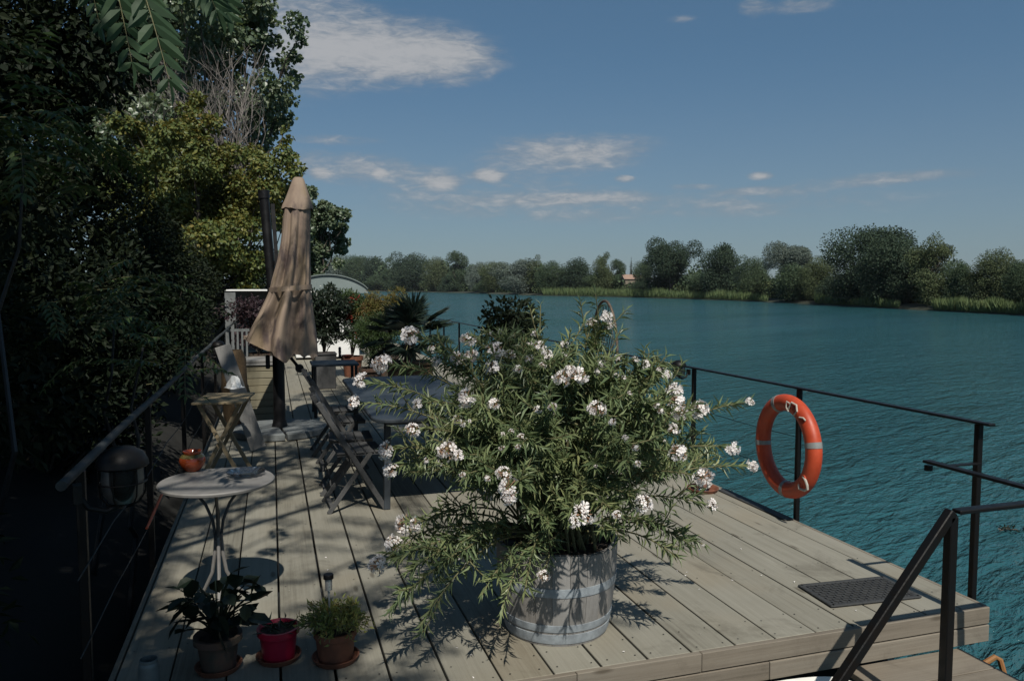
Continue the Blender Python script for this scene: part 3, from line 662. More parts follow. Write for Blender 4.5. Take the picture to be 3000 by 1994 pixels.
p = at(567 * K, 1094 * K, .7215); t = thing('glass_dish', 'shallow ribbed clear glass dish on the round table', 'dish', tuple(p))
def rip(th, i): return .05 * math.cos(18 * th) if i in (2, 3, 4, 5) else 0
MB().lathe([(.001, .0), (.05, .0), (.085, .014), (.10, .022), (.098, .026), (.082, .019), (.05, .006), (.001, .006)], 72, ripple=rip).build('bowl', M['glass'], t, True)

# folding side table
t = thing('folding_table', 'tan wooden folding table with crossed legs by the bank railing', 'table', (-.425, 7.36, 0), RAD(-8))
mb = MB()
for k in range(7): mb.box((0, -.27 + k * .09, .735), (.43, .087, .02), bev=.003)
mb.box((-.16, 0, .717), (.03, .56, .018)); mb.box((.16, 0, .717), (.03, .56, .018)); mb.build('top', M['tanwood'], t)
for yy, sgn in ((-.24, 1), (-.205, -1), (.20, 1), (.235, -1)): MB().bar((-.17 * sgn, yy, .715), (.20 * sgn, yy, 0), .022, .034, bev=.003).build('leg', M['tanwood'], t)
for sx in (-.19, .19): MB().bar((sx, -.22, .03), (sx, .22, .03), .02, .03).build('stretcher', M['tanwood'], t)
p = at(540 * K, 893 * K, .745); t = thing('white_cloth', 'crumpled white cloth lying on the far edge of the folding table', 'cloth', tuple(p))
rg = np.random.default_rng(9); mb = MB(); N = 14
prof = [(.001, .12), (.03, .115), (.04, .09), (.055, .05), (.07, .015), (.085, .001)]
mb.lathe(prof, 20, ripple=lambda th, i: .22 * math.sin(3 * th + i * 1.3) + .14 * math.sin(7 * th - i)); mb.build('folds', M['white'], t, True)
tp = atY(512 * K, 796 * K, 8.5); bt = atY(545 * K, 890 * K, 8.5); dv = (bt - tp) / (tp[2] - bt[2]); bt0 = tp + dv * (tp[2] - .03)
mb = MB(); mb.bar(tp, bt0, .16, .022, up=(.2, -1, .2), bev=.003)
tag(mb.build('weathered_plank', M['plankgrey']), 'silver grey board leaning beside the cream box', 'board')
# cream deck box
t = thing('deck_box', 'cream slatted wooden storage box with grey lid behind the parasol', 'box', (-.19, 10.62, 0))
mb = MB()
for k in range(8): mb.box((0, -.25, .06 + k * .092), (.46, .018, .086), bev=.004); mb.box((-.225, 0, .06 + k * .092), (.018, .48, .086), bev=.004); mb.box((.225, 0, .06 + k * .092), (.018, .48, .086), bev=.004)
mb.box((0, .25, .38), (.46, .018, .74)); mb.build('slatted_side', M['creamwood'], t)
MB().box((0, 0, .79), (.50, .57, .035), bev=.006).box((0, -.27, .755), (.49, .02, .03)).build('lid', M['plankgrey'], t)
p = atY(543 * K, 845 * K, 10.0); t = thing('wicker_basket', 'round brown wicker basket standing by the cream box', 'basket', (p[0] - .02, 10.0, 0))
MB().lathe([(.001, 0), (.11, 0), (.14, .2), (.155, .5), (.14, .86), (.10, .97), (.085, .965), (.12, .85), (.13, .4), (.001, .35)], 28, ripple=lambda th, i: .025 * math.sin(14 * th + i * 2)).build('weave', M['wicker'], t, True)

# ------------------------------------------------------------------ folding chairs and dining table
def folding_chair(label):
    t = thing('folding_chair', label, 'chair', group='grey folding chairs along the dining table')   # faces +X
    for yy in (-.205, .205): MB().bar((-.27, yy, .87), (.24, yy, 0), .022, .04, up=(1, 0, 0), bev=.004).build('long_leg', M['greywood'], t)
    for yy in (-.178, .178): MB().bar((.13, yy, .455), (-.20, yy, 0), .02, .036, up=(1, 0, 0), bev=.004).build('short_leg', M['greywood'], t)
    mb = MB()
    for k in range(5): mb.box((-.10 + k * .074, 0, .462), (.066, .375, .014), bev=.003)
    mb.box((.05, -.165, .447), (.36, .02, .02)); mb.box((.05, .165, .447), (.36, .02, .02)); mb.build('seat', M['greywood'], t)
    mb = MB()
    for zz in (.80, .70, .60): xx = -.27 + (.87 - zz) * .51 / .87 + .014; mb.bar((xx, -.20, zz), (xx, .20, zz), .068, .014, up=(.87, 0, .51), bev=.003)
    mb.build('backrest', M['greywood'], t)
    MB().bar((.20, -.2, .07), (.20, .2, .07), .03, .016).build('stretcher', M['greywood'], t); MB().bar((-.17, -.17, .045), (-.17, .17, .045), .03, .016).build('stretcher', M['greywood'], t)
    return t
c0 = folding_chair('grey wooden folding chair nearest the camera, left of the dining table')
c0.location = (.575, 6.14, 0); c0.rotation_euler = (0, 0, RAD(3))
dup(c0, (.57, 6.66, 0), RAD(-2), 'grey wooden folding chair second along the dining table from the camera')
dup(c0, (.60, 7.55, 0), RAD(2), 'grey wooden folding chair third along the dining table from the camera')
dup(c0, (.57, 8.22, 0), RAD(0), 'grey wooden folding chair farthest along the dining table, beside the parasol')
dup(c0, (2.05, 6.6, 0), RAD(184), 'grey folding chair on the river side of the dining table, behind the oleander')
dup(c0, (2.06, 7.7, 0), RAD(178), 'grey folding chair on the river side of the dining table, nearer the palm')
t = thing('dining_table', 'long dark blue-grey table behind the oleander', 'table', (1.25, 7.15, 0))
def rrect(hx_, hy_, r, z, n=7):
    out = []
    for (sx, sy, a0) in ((1, 1, 0), (-1, 1, 90), (-1, -1, 180), (1, -1, 270)):
        for q in np.linspace(0, 90, n): a = RAD(a0 + q); out.append((sx * (hx_ - r) + r * math.cos(a), sy * (hy_ - r) + r * math.sin(a), z))
    return out
n = 28; mb = MB(); mb.add(rrect(.53, 1.42, .16, .715) + rrect(.54, 1.43, .17, .722) + rrect(.54, 1.43, .17, .738) + rrect(.53, 1.42, .16, .745), [(k * n + i, k * n + (i + 1) % n, (k + 1) * n + (i + 1) % n, (k + 1) * n + i) for k in range(3) for i in range(n)] + [tuple(range(n - 1, -1, -1)), tuple(3 * n + i for i in range(n))])
mb.build('tabletop', M['tablewood'], t)
for sx in (-1, 1):
    for sy in (-1, 1): MB().bar((sx * .40, sy * 1.15, .715), (sx * .42, sy * 1.2, 0), .05, .05, bev=.005).build('leg', M['tablewood'], t)
MB().box((0, 0, .68), (.8, 2.3, .05)).build('apron', M['tablewood'], t)
# small dark table further down the deck with a pepper mill and bowl
t = thing('side_table', 'low dark table further down the deck behind the parasol', 'table', (.80, 10.75, 0))
MB().box((0, 0, .70), (.62, .62, .03), bev=.006).build('tabletop', M['tablewood'], t)
for sx in (-1, 1):
    for sy in (-1, 1): MB().bar((sx * .27, sy * .27, .69), (sx * .27, sy * .27, 0), .04, .04, bev=.004).build('leg', M['blackpole'], t)
t = thing('pepper_mill', 'black pepper mill standing on the low dark table', 'mill', tuple(at(783 * K, 826 * K, .715)))
MB().lathe([(.001, 0), (.024, 0), (.024, .02), (.017, .06), (.021, .11), (.018, .12), (.022, .145), (.016, .168), (.001, .172)], 18).build('body', M['blackpole'], t, True)
t = thing('dark_bowl', 'dark bowl beside the pepper mill on the low table', 'bowl', tuple(at(800 * K, 826 * K, .715)))
MB().lathe([(.001, 0), (.04, 0), (.085, .05), (.088, .055), (.082, .052), (.04, .01), (.001, .008)], 24).build('bowl_shell', M['orangeglaze'], t, True)

# tall wire chair seen over the oleander
t = thing('wire_chair', 'garden chair with tall oval rusty wire back behind the oleander', 'chair', (2.98, 6.62, 0))
def oval(a, s=1): return (0, .285 * s * math.cos(a), 1.12 + .49 * s * math.sin(a))
MB().tube([oval(a) for a in np.linspace(-1.1, math.pi + 1.1, 40)], .013, 8).build('back_hoop', M['wire'], t, True)
mb = MB()
for k in range(-9, 10):
    for sg in (-1, 1):
        pts = []
        for q in np.linspace(-.5, .5, 23):
            y_ = k * .065 + sg * q * .55; z_ = 1.12 + q
            if (y_ / .28) ** 2 + ((z_ - 1.12) / .485) ** 2 < 1: pts.append((.03 * math.cos(y_ * 5) - .03, y_, z_))
        if len(pts) > 1: mb.tube(pts, .0028, 4)
mb.build('back_mesh', M['wire'], t)
mb = MB(); mb.lathe([(.001, .43), (.25, .43), (.26, .44), (.25, .45), (.001, .45)], 28, c=(-.22, 0, 0)); mb.build('seat', M['wire'], t, True)
for sx in (-.4, -.02):
    for sy in (-.18, .18): MB().tube([(sx, sy, .44), (sx, sy * 1.15, 0)], .011, 8).build('leg', M['wire'], t, True)
for sy in (-.13, .13): MB().tube([(0, sy, .69), (0, sy, .44)], .011, 8).build('back_support', M['wire'], t, True)

# ------------------------------------------------------------------ the big oleander in its barrel
OC = np.array([1.375, 3.63, 0.0]); t = thing('potted_oleander', 'white flowering oleander bush in a grey half barrel on the deck', 'plant', tuple(OC))
def rad_at(z): return .262 + (.312 - .262) * (z / .46) + .012 * math.sin(math.pi * z / .46)
mb = MB(); NS = 22
for k in range(NS):
    a0, a1 = 2 * math.pi * (k + .012) / NS, 2 * math.pi * (k + .988) / NS; zt = .458 + .006 * math.sin(k * 5.1); vs = []
    zs = list(np.linspace(0, zt, 9))
    for th_ in (0, -.024):
        for z in zs:
            for q in (0, .33, .67, 1):
                a = a0 + (a1 - a0) * q; r = rad_at(z) + th_; vs.append((r * math.cos(a), r * math.sin(a), z))
    nz = len(zs); fs = []
    for i in range(nz - 1):
        for q in range(3):
            b = i * 4 + q; fs.append((b, b + 1, b + 5, b + 4)); c = nz * 4 + b; fs.append((c, c + 4, c + 5, c + 1))
        b = i * 4; c = nz * 4 + b; fs.append((b, b + 4, c + 4, c)); fs.append((b + 3, c + 3, c + 7, b + 7))
    for q in range(3):
        b = (nz - 1) * 4 + q; c = nz * 4 + b; fs.append((b, b + 1, c + 1, c))
    mb.add(vs, fs)
tub = mb.build('barrel', M['barrel'], t)
for z0, z1 in ((.012, .062), (.074, .112), (.255, .300)):
    n = 64; prof = [(rad_at(z0) - .002, z0), (rad_at(z0) + .0035, z0 + .001), (rad_at((z0 + z1) / 2) + .0045, (z0 + z1) / 2), (rad_at(z1) + .0035, z1 - .001), (rad_at(z1) - .002, z1)]
    MB().lathe(prof, n).box((0, 0, 0), (.001, .001, .001)).build('hoop', M['hoop'], tub, True)
rg = np.random.default_rng(21); mb = MB(); n = 40; vs = [(0, 0, .43)]
for r in (.1, .2, .27, .292):
    for k in range(n): a = 2 * math.pi * k / n; vs.append((r * math.cos(a), r * math.sin(a), .425 + .02 * rg.random() - .02 * (r > .28)))
fs = [(0, 1 + k, 1 + (k + 1) % n) for k in range(n)] + [(1 + j * n + k, 1 + (j + 1) * n + k, 1 + (j + 1) * n + (k + 1) % n, 1 + j * n + (k + 1) % n) for j in range(3) for k in range(n)]
mb.add(vs, fs).build('soil', M['soil'], t)
FL = [(355,320,55),(210,465,55),(100,555,45),(70,660,40),(655,340,45),(470,390,30),(490,450,30),(590,435,40),(665,425,40),(785,400,50),(770,480,45),(865,415,30),(760,305,15),(815,300,18),(985,310,18),(960,440,25),(1010,380,35),(1050,420,35),(1030,470,20),(1140,365,25),(1135,420,18),(900,490,25),(1130,540,48),(1210,530,48),(1170,500,35),(1285,255,33),(1355,225,33),(1365,265,28),(1325,470,30),(1410,435,22),(1500,445,20),(1560,465,28),(1630,490,22),(1665,520,25),(1700,600,45),(1715,660,45),(1725,720,40),(1695,800,32),(1830,695,50),(2085,655,26),(2000,895,38),(2095,985,33),(1720,915,48),(1845,1045,52),(1890,1185,32),(1545,1175,48),(1310,690,48),(1385,760,20),(640,640,52),(775,665,35),(1080,685,25),(1000,700,22),(390,670,32),(370,800,42),(595,750,28),(230,905,45),(250,1000,42),(545,910,55),(495,965,26),(600,930,32),(835,1020,42),(855,1090,52),(855,1140,42),(745,1045,18),(620,1030,18),(1230,1235,60),(1190,1270,32),(1410,1230,26),(330,1280,56),(380,1280,36),(265,1380,48),(190,1490,52),(630,1430,48),(650,1470,32),(1035,1540,34),(1850,1385,9),(1450,840,18),(1500,890,20),(1300,985,10),(1650,860,10)]
CEN, RADI = np.array([1.42, 3.70, .91]), np.array([1.0, .80, .54])
def on_bush(u, v, jit):
    d = ray(u, v); q = (_C - CEN) / RADI; e = d / RADI; A = e @ e; B = q @ e; Cc = q @ q - 1; disc = B * B - A * Cc
    tt = (-B - math.sqrt(disc)) / A if disc > 0 else -B / A
    return _C + d * (tt + jit)
targets = []
for k in range(20): FL.append((420 + 1300 * rg.random(), 340 + 700 * rg.random(), 12 + 10 * rg.random()))
for (x_, y_, r_) in FL:
    u, v = 1000 + .574 * x_, 800 + .574 * y_; p = on_bush(u, v, -.11 + .10 * rg.random()); D = (p - _C) @ _F
    if p[2] < .12: p[2] = .12
    targets.append((p, r_ * .574 * D / FPX))
def bez(a, b, c, n): s_ = np.linspace(0, 1, n)[:, None]; return (1 - s_) ** 2 * a + 2 * s_ * (1 - s_) * b + s_ ** 2 * c
stems = []
for p, r in targets:
    base = OC + np.array([rg.normal() * .08, rg.normal() * .08, .42]); mid = OC + (p - OC) * np.array([.42, .42, 0]) + np.array([rg.normal() * .05, rg.normal() * .05, max(p[2], .55) * .80 + .22 + .05 * rg.normal()])
    stems.append((base, mid, p, True))
for k in range(108):
    th = rg.random() * 6.283; ph_ = math.asin(-.50 + 1.48 * rg.random()); q = .62 + .36 * rg.random()
    p = CEN + RADI * np.array([.84, .92, .88]) * q * np.array([math.cos(ph_) * math.cos(th), math.cos(ph_) * math.sin(th), math.sin(ph_)])
    base = OC + np.array([rg.normal() * .09, rg.normal() * .09, .42]); mid = OC + (p - OC) * np.array([.45, .45, 0]) + np.array([rg.normal() * .06, rg.normal() * .06, max(p[2], .55) * .78 + .2]); stems.append((base, mid, p, False))
for (u, v) in ((890,1415),(965,1445),(1110,1370),(935,1320),(1010,1300),(1150,1430),(1210,1340),(1565,1285),(1600,1260),(1500,1200),(905,1290),(1060,1250)):
    p = on_bush(u * K, v * K, .08); 
    d = ray(u * K, v * K); Dd = 3.15 + .25 * rg.random(); p = _C + d * Dd
    if u > 1400: p = _C + d * 3.55
    p[2] = max(p[2], .05)
    base = OC + np.array([rg.normal() * .09, rg.normal() * .09, .42]); mid = OC + (p - OC) * np.array([.5, .5, 0]) + np.array([0, 0, .62 + .12 * rg.random()]); stems.append((base, mid, p, False))
extra = []
for base, mid, p, fl in stems:
    for q in range(2 if fl else (1 if p[2] < .5 else 3)):
        s_ = .55 + .35 * rg.random(); b_ = (1 - s_) ** 2 * base + 2 * s_ * (1 - s_) * mid + s_ ** 2 * p; tg = 2 * (1 - s_) * (mid - base) + 2 * s_ * (p - mid); tg /= np.linalg.norm(tg); e = tg + .55 * rg.normal(size=3) + np.array([0, 0, .25]); e /= np.linalg.norm(e)
        tip = b_ + e * (.09 + .12 * rg.random()); extra.append((b_, (b_ + tip) / 2 + np.array([0, 0, -.02]), tip, False))
stems += extra
LP, LD, LN, LL, LW = [], [], [], [], []; mb = MB()
for base, mid, p, fl in stems:
    pts = bez(base, mid, p, 10) - OC; L = np.linalg.norm(np.diff(pts, axis=0), axis=1).sum()
    mb.tube(pts, list(np.linspace(.0075 if L > .45 else .0035, .0026, 10)), 5)
    nw = int(L * (.60 if fl else .72) / .022); ss = np.linspace(0, 1, max(6, nw)) ** .72 * (.985 - (.40 if L > .6 else .2)) + (.40 if L > .6 else .2); a0 = rg.random() * 6.28
    for j, s_ in enumerate(ss):
        b_ = OC * 0 + (1 - s_) ** 2 * (base - OC) + 2 * s_ * (1 - s_) * (mid - OC) + s_ ** 2 * (p - OC)
        tg = 2 * (1 - s_) * (mid - base) + 2 * s_ * (p - mid); tg /= np.linalg.norm(tg); u_ = np.cross(tg, [.3, .2, .93]); u_ /= np.linalg.norm(u_) + 1e-9; v_ = np.cross(tg, u_)
        for q in range(3):
            if rg.random() < (.10 if s_ > .7 else .38): continue
            a = a0 + j * 1.05 + q * 2.094 + .25 * rg.normal(); rd = u_ * math.cos(a) + v_ * math.sin(a)
            op = .95 + .25 * rg.normal() - .45 * (s_ > .9); D = tg * math.cos(op) + rd * math.sin(op); D = D + np.array([0, 0, -.10 - .15 * rg.random()])
            LP.append(b_); LD.append(D); LN.append(tg * .8 - rd * .3 + np.array([0, 0, .55]) + .25 * rg.normal(size=3)); ln = .070 * (.65 + .65 * rg.random()) * (.75 if s_ > .95 else 1); LL.append(ln); LW.append(ln * (.135 + .045 * rg.random()))
mb.build('stems', M['stem'], t, True)
lo_ = leaf_obj('foliage', np.array(LP), np.array(LD), np.array(LN), np.array(LL), np.array(LW), T_LANCE, M['oleander'], t)
T_PETAL = (np.array([(0, 0, 0), (.45, .30, .06), (.85, .46, .02), (1.0, .12, -.06), (.92, -.36, -.02), (.45, -.24, .06)]), [(0, 5, 4, 3, 2, 1)])
def flower_mesh(seed):
    rg = np.random.default_rng(seed); P, D, N, Lg = [], [], [], []; cal = MB()
    nf = 19
    for k in range(nf):
        u = unit(rg, 1)[0]; u[2] = abs(u[2]) * .9 + .1 * rg.random() - .25; u /= np.linalg.norm(u); c = u * (.62 + .3 * rg.random()); n_ = u + .5 * rg.normal(size=3) * .7; n_ /= np.linalg.norm(n_)
        e1 = np.cross(n_, [.1, .9, .3]); e1 /= np.linalg.norm(e1); e2 = np.cross(n_, e1); a0 = rg.random() * 6.28; s = .33 + .10 * rg.random()
        for q in range(5):
            a = a0 + q * 1.2566 + .1 * rg.normal(); dr = e1 * math.cos(a) + e2 * math.sin(a); P.append(c + dr * .03); D.append(dr + n_ * (.15 + .35 * rg.random())); N.append(n_); Lg.append(s * (.9 + .2 * rg.random()))
        cal.tube([c * .25, c * .7, c * 1.0], [.03, .045, .075], 5)
    for k in range(7):
        u = unit(rg, 1)[0]; u[2] = abs(u[2]); cal.tube([u * .2, u * .6, u * .8, u * .95], [.025, .04, .05, .012], 5)
    g1 = leaf_geo(np.array(P), np.array(D), np.array(N), np.array(Lg), np.array(Lg) * .95, T_PETAL)
    g2 = (np.array(cal.v), [i for f in cal.f for i in f], np.cumsum([0] + [len(f) for f in cal.f[:-1]]))
    co, lo, st, mi = join_geo([g1, g2]); return new_mesh('flower_cluster', co, lo, st, [M['petal'], M['calyx']], mi)
FM = [flower_mesh(40 + k) for k in range(7)]
for k, (p, r) in enumerate(targets):
    o = link('flower_cluster', FM[k % 7], t, Vector(p - OC)); r *= .98; o.scale = (r, r, r); dr = Vector(p - CEN) * .6 + Vector((-.2, -.5, .5)); o.rotation_euler = (dr.to_track_quat('Z', 'Y')).to_euler()

rg = np.random.default_rng(66); P = np.column_stack([1.35 + 1.0 * rg.normal(size=70), 3.95 + .7 * rg.normal(size=70), np.full(70, .006)]); P = P[(P[:, 0] > -.5) & (P[:, 0] < 3.6) & (P[:, 1] > 3.2)]; D = unit(rg, len(P)); D[:, 2] *= .15
stuff(leaf_obj('fallen_petals', P, D, np.array([0, 0, 1.]) + .2 * rg.normal(size=(len(P), 3)), .013, .009, T_PETAL, M['petal']), 'white fallen petals scattered on the deck planks', 'petals')

# ------------------------------------------------------------------ small pots in the foreground
def pot(parent, r0, r1, h, m, rim=.012, soil=.85, saucer=None):
    MB().lathe([(.001, 0), (r0, 0), (r0 + (r1 - r0) * .8, h * .8), (r1 + rim * .3, h * .8), (r1 + rim, h * .82), (r1 + rim, h), (r1 - .004, h), (r1 - .012, h * soil), (.001, h * soil)], 36).build('pot', m, parent, True)
    MB().lathe([(.001, h * soil + .004), (r1 * .5, h * soil + .008), (r1 - .011, h * soil + .003)], 24).build('soil', M['soil'], parent)
    if saucer: MB().lathe([(.001, .001), (r0 + .018, .001), (r0 + .032, .026), (r0 + .026, .028), (r0 + .014, .008), (.001, .006)], 36).build('saucer', saucer, parent, True)
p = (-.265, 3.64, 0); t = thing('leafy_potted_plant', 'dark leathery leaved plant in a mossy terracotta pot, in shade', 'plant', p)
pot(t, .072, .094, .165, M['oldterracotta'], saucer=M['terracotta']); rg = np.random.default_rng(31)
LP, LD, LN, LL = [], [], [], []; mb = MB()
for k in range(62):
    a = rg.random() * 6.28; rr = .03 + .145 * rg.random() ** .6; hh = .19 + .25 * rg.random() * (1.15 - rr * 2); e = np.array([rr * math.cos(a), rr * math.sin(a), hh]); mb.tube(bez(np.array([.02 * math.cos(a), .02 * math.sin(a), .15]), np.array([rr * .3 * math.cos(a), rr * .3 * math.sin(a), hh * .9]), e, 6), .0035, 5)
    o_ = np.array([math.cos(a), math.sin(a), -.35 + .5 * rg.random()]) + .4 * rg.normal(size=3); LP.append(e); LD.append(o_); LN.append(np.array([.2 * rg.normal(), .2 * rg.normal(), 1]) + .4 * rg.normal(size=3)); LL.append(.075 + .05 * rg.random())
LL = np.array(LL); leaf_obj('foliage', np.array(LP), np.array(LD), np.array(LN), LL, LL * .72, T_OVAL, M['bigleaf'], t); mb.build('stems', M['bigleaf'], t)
p = (-.002, 3.66, 0); t = thing('red_pot', 'bright red pot with a few dry stems, between two terracotta pots', 'pot', p); pot(t, .072, .088, .155, M['redglaze'], .008, .9, M['terracotta'])
rg = np.random.default_rng(33); LP = np.column_stack([.05 * rg.normal(size=26), .05 * rg.normal(size=26), np.full(26, .145)]); LD = unit(rg, 26); LD[:, 2] = np.abs(LD[:, 2]) * .6; leaf_obj('dry_leaves', LP, LD, unit(rg, 26), .045 + .03 * rg.random(26), .014, T_LANCE, M['darkshrub'], t)
p = (.252, 3.57, 0); t = thing('succulent_pot', 'terracotta pot of pale yellow-green succulent on a saucer', 'plant', p); pot(t, .078, .094, .15, M['terracotta'], .006, .9, M['terracotta'])
rg = np.random.default_rng(34); LP, LD, LN, LL = [], [], [], []; mb = MB()
for k in range(120):
    a = rg.random() * 6.28; rr = .03 + .15 * rg.random() ** .7; hh = .19 + .10 * rg.random() - rr * .30; e = np.array([rr * math.cos(a), rr * math.sin(a), hh]); b0 = np.array([.05 * math.cos(a), .05 * math.sin(a), .14]); md = (b0 + e) / 2 + np.array([0, 0, .05]); pts = bez(b0, md, e, 6); mb.tube(pts, .0022, 4)
    for s_ in np.linspace(.35, 1, 12):
        q = pts[min(5, int(s_ * 5))] + .006 * rg.normal(size=3); LP.append(q); LD.append(unit(rg, 1)[0] * .8 + (e - b0) / .12 * .5 + np.array([0, 0, .3])); LN.append(unit(rg, 1)[0]); LL.append(.024 + .014 * rg.random())
LL = np.array(LL); leaf_obj('foliage', np.array(LP), np.array(LD), np.array(LN), LL, LL * .30, T_LANCE, M['fern'], t); mb.build('stems', M['stem'], t)
p0 = at(776 * K, 1490 * K, .135); t = thing('solar_lamp', 'small steel solar stake lamp stuck in the succulent pot', 'lamp', (.232, 3.585, .165), 0)
MB().tube([(0, 0, -.05), (-.006, 0, .17)], .0055, 10).build('stake', M['steel'], t, True)
MB().lathe([(.001, .165), (.016, .167), (.017, .215), (.0155, .222), (.001, .222)], 20, c=(-.006, 0, 0)).build('body', M['steel'], t, True)
MB().lathe([(.001, .221), (.0235, .221), (.0235, .238), (.021, .242), (.001, .242)], 22, c=(-.006, 0, 0)).build('cap', M['blackiron'], t, True)
p = at(345 * K, 1596 * K); t = thing('zinc_can', 'dull zinc can standing at the bottom left corner of the deck', 'can', (p[0], p[1], 0))
MB().lathe([(.001, 0), (.042, 0), (.042, .125), (.040, .135), (.036, .140), (.037, .153), (.034, .154), (.033, .138), (.036, .12), (.036, .01), (.001, .008)], 30).build('shell', M['zinc'], t, True)

# ------------------------------------------------------------------ plants further down the deck
def potted(name, label, loc, blobs, n, leaf, lw, T, m, seed, r=.2, h=.35, pm='oldterracotta', trunk=True, flowers=None):
    t = thing(name, label, 'plant', loc); pot(t, r * .75, r, h, M[pm], .015); rg = np.random.default_rng(seed)
    P, D, N = cloud(rg, blobs, n, .35, .3, .05); L = leaf * (.7 + .6 * rg.random(n)); leaf_obj('foliage', P, D, N, L, L * lw, T, M[m], t)
    if trunk:
        mb = MB()
        for b in blobs[:10]: mb.tube(bez(np.array([0, 0, h * .8]), np.array([b[0] * .2, b[1] * .2, b[2] * .7]), np.array(b[:3]), 6), [.014, .012, .01, .008, .006, .004], 5)
        mb.build('stems', M['bark'], t)
    if flowers:
        fb, fn, fm, fl = flowers; P, D, N = cloud(rg, fb, fn, .3, .3, 0); leaf_obj('flowers', P, D, N, fl, fl * .8, T_OVAL, M[fm], t)
    return t
rg = np.random.default_rng(50)
def bl(n, c, r, s, seed): return clumps(np.random.default_rng(seed), c, r, n, s)
potted('dark_shrub', 'dark glossy shrub in a pot right of the folded parasol', (.93, 15, 0), bl(38, (.02, 0, 1.20), (.46, .34, .58), .16, 51), 11000, .065, .5, T_OVAL, 'darkshrub', 51, .22, .45, 'oldterracotta')
potted('red_flowered_shrub', 'red flowering shrub in a pot before the white cabin wall', (1.48, 15.2, 0), bl(28, (.06, 0, 1.14), (.36, .25, .62), .14, 52), 6500, .07, .3, T_LANCE, 'greenshrub', 52, .2, .4, 'terracotta', True, (bl(9, (-.02, -.14, 1.15), (.16, .08, .55), .06, 53), 380, 'redflower', .034))
potted('olive_shrub', 'olive yellow oleander shrub in a pot behind the fan palm', (2.15, 15.0, 0), bl(26, (.0, 0, 1.22), (.58, .35, .50), .15, 54), 5200, .09, .18, T_LANCE, 'yellowshrub', 54, .22, .45)
potted('grey_green_shrub', 'thin grey-green shrub in a pot between red flowers and palm', (1.62, 13.4, 0), bl(26, (.08, 0, .86), (.46, .3, .52), .15, 55), 4600, .08, .16, T_LANCE, 'greenshrub', 55, .2, .35)
potted('citrus_shrub', 'dark green leafy citrus bush by the river railing behind the oleander', (2.92, 9.4, 0), bl(24, (0, 0, 1.12), (.42, .38, .52), .15, 56), 2300, .075, .5, T_OVAL, 'shade2', 56, .24, .45)
potted('plum_shrub', 'purple leaved shrub left of the parasol before the cabin', (-.25, 16.5, 0), bl(26, (0, 0, 1.02), (.62, .5, .62), .17, 57), 4200, .06, .5, T_OVAL, 'purple', 57, .25, .4)
# fan palm
t = thing('fan_palm', 'dark fan palm with spiky leaves in a tall planter by the railing', 'palm', (2.08, 12.1, 0)); rg = np.random.default_rng(60)
mb = MB(); mb.box((0, 0, .27), (.62, .62, .54), bev=.01); mb.box((0, 0, .545), (.68, .68, .035), bev=.006); mb.build('planter', M['wicker'], t)
mb = MB(); mb.tube([(0, 0, .5), (.01, 0, .9)], [.10, .085], 12); mb.build('trunk', M['bark'], t, True)
LP, LD, LN, LL, LW = [], [], [], [], []; mb = MB()
for k in range(30):
    a = rg.random() * 6.283; el = RAD(-28 + 105 * rg.random()); d = np.array([math.cos(a) * math.cos(el), math.sin(a) * math.cos(el), math.sin(el)]); pl_ = .30 + .18 * rg.random(); c = np.array([0, 0, .9]) + d * pl_
    mb.tube([(0, 0, .88), (0, 0, .9) + d * pl_ * .5 + np.array([0, 0, .03]), c], [.009, .007, .006], 5)
    side = np.cross(d, [0, 0, 1]); side /= np.linalg.norm(side) + 1e-9; nrm = np.cross(side, d)
    for q in np.linspace(-1.75, 1.75, 30):
        dd = d * math.cos(q) + side * math.sin(q) + nrm * .12 * abs(q) + .04 * rg.normal(size=3); LP.append(c); LD.append(dd - np.array([0, 0, .05])); LN.append(nrm + side * (.5 if (int(q * 100) % 2) else -.5)); LL.append(.42 * (.8 + .3 * rg.random()) * (1 - .12 * abs(q))); LW.append(.030)
leaf_obj('fronds', np.array(LP), np.array(LD), np.array(LN), np.array(LL), np.array(LW), T_LANCE, M['palm'], t); mb.build('leaf_stalks', M['stem'], t)
# cabin with arched translucent roof
t = thing('boat_cabin', 'white houseboat cabin with pale arched roof at the far end of the deck', 'cabin', (0, 19, 0))
MB().box((1.28, 1.5, .80), (1.5, 2.9, 1.5), bev=.01).build('wall', M['white'], t)
MB().box((-.92, 0, .84), (.24, .05, 1.60), bev=.006).build('side_panel', M['greywhite'], t); MB().box((-.30, 2.9, .84), (1.5, .05, 1.6)).build('back_panel', M['greywhite'], t)
MB().box((-.18, .0, 1.665), (1.72, .10, .035), bev=.006).box((-.18, 1.5, 1.675), (1.72, 2.9, .02)).build('roof_edge', M['white'], t)
mb = MB(); A = []; R_ = 1.14; 
ncol = 28; vs = []
for yy in (-.15, 3.0):
    for r_off in (0, .02):
        for k in range(ncol + 1):
            f = k / ncol; x_ = .34 + f * 1.90; z_ = 1.69 + .345 * (1 - (2 * f - 1) ** 2) ** .8 + r_off; vs.append((x_, yy, z_))
m_ = ncol + 1; fs = []
for k in range(ncol): fs += [(k, k + 1, 2 * m_ + k + 1, 2 * m_ + k), (m_ + k, 3 * m_ + k, 3 * m_ + k + 1, m_ + k + 1), (k, m_ + k, m_ + k + 1, k + 1), (2 * m_ + k, 2 * m_ + k + 1, 3 * m_ + k + 1, 3 * m_ + k)]
fs += [(0, 2 * m_, 3 * m_, m_), (ncol, m_ + ncol, 3 * m_ + ncol, 2 * m_ + ncol)]
M['poly'] = simple('frosted_polycarbonate', (.20, .24, .235), .3, 0, .06, 3); mb.add(vs, fs).build('arched_roof', M['poly'], t, True)
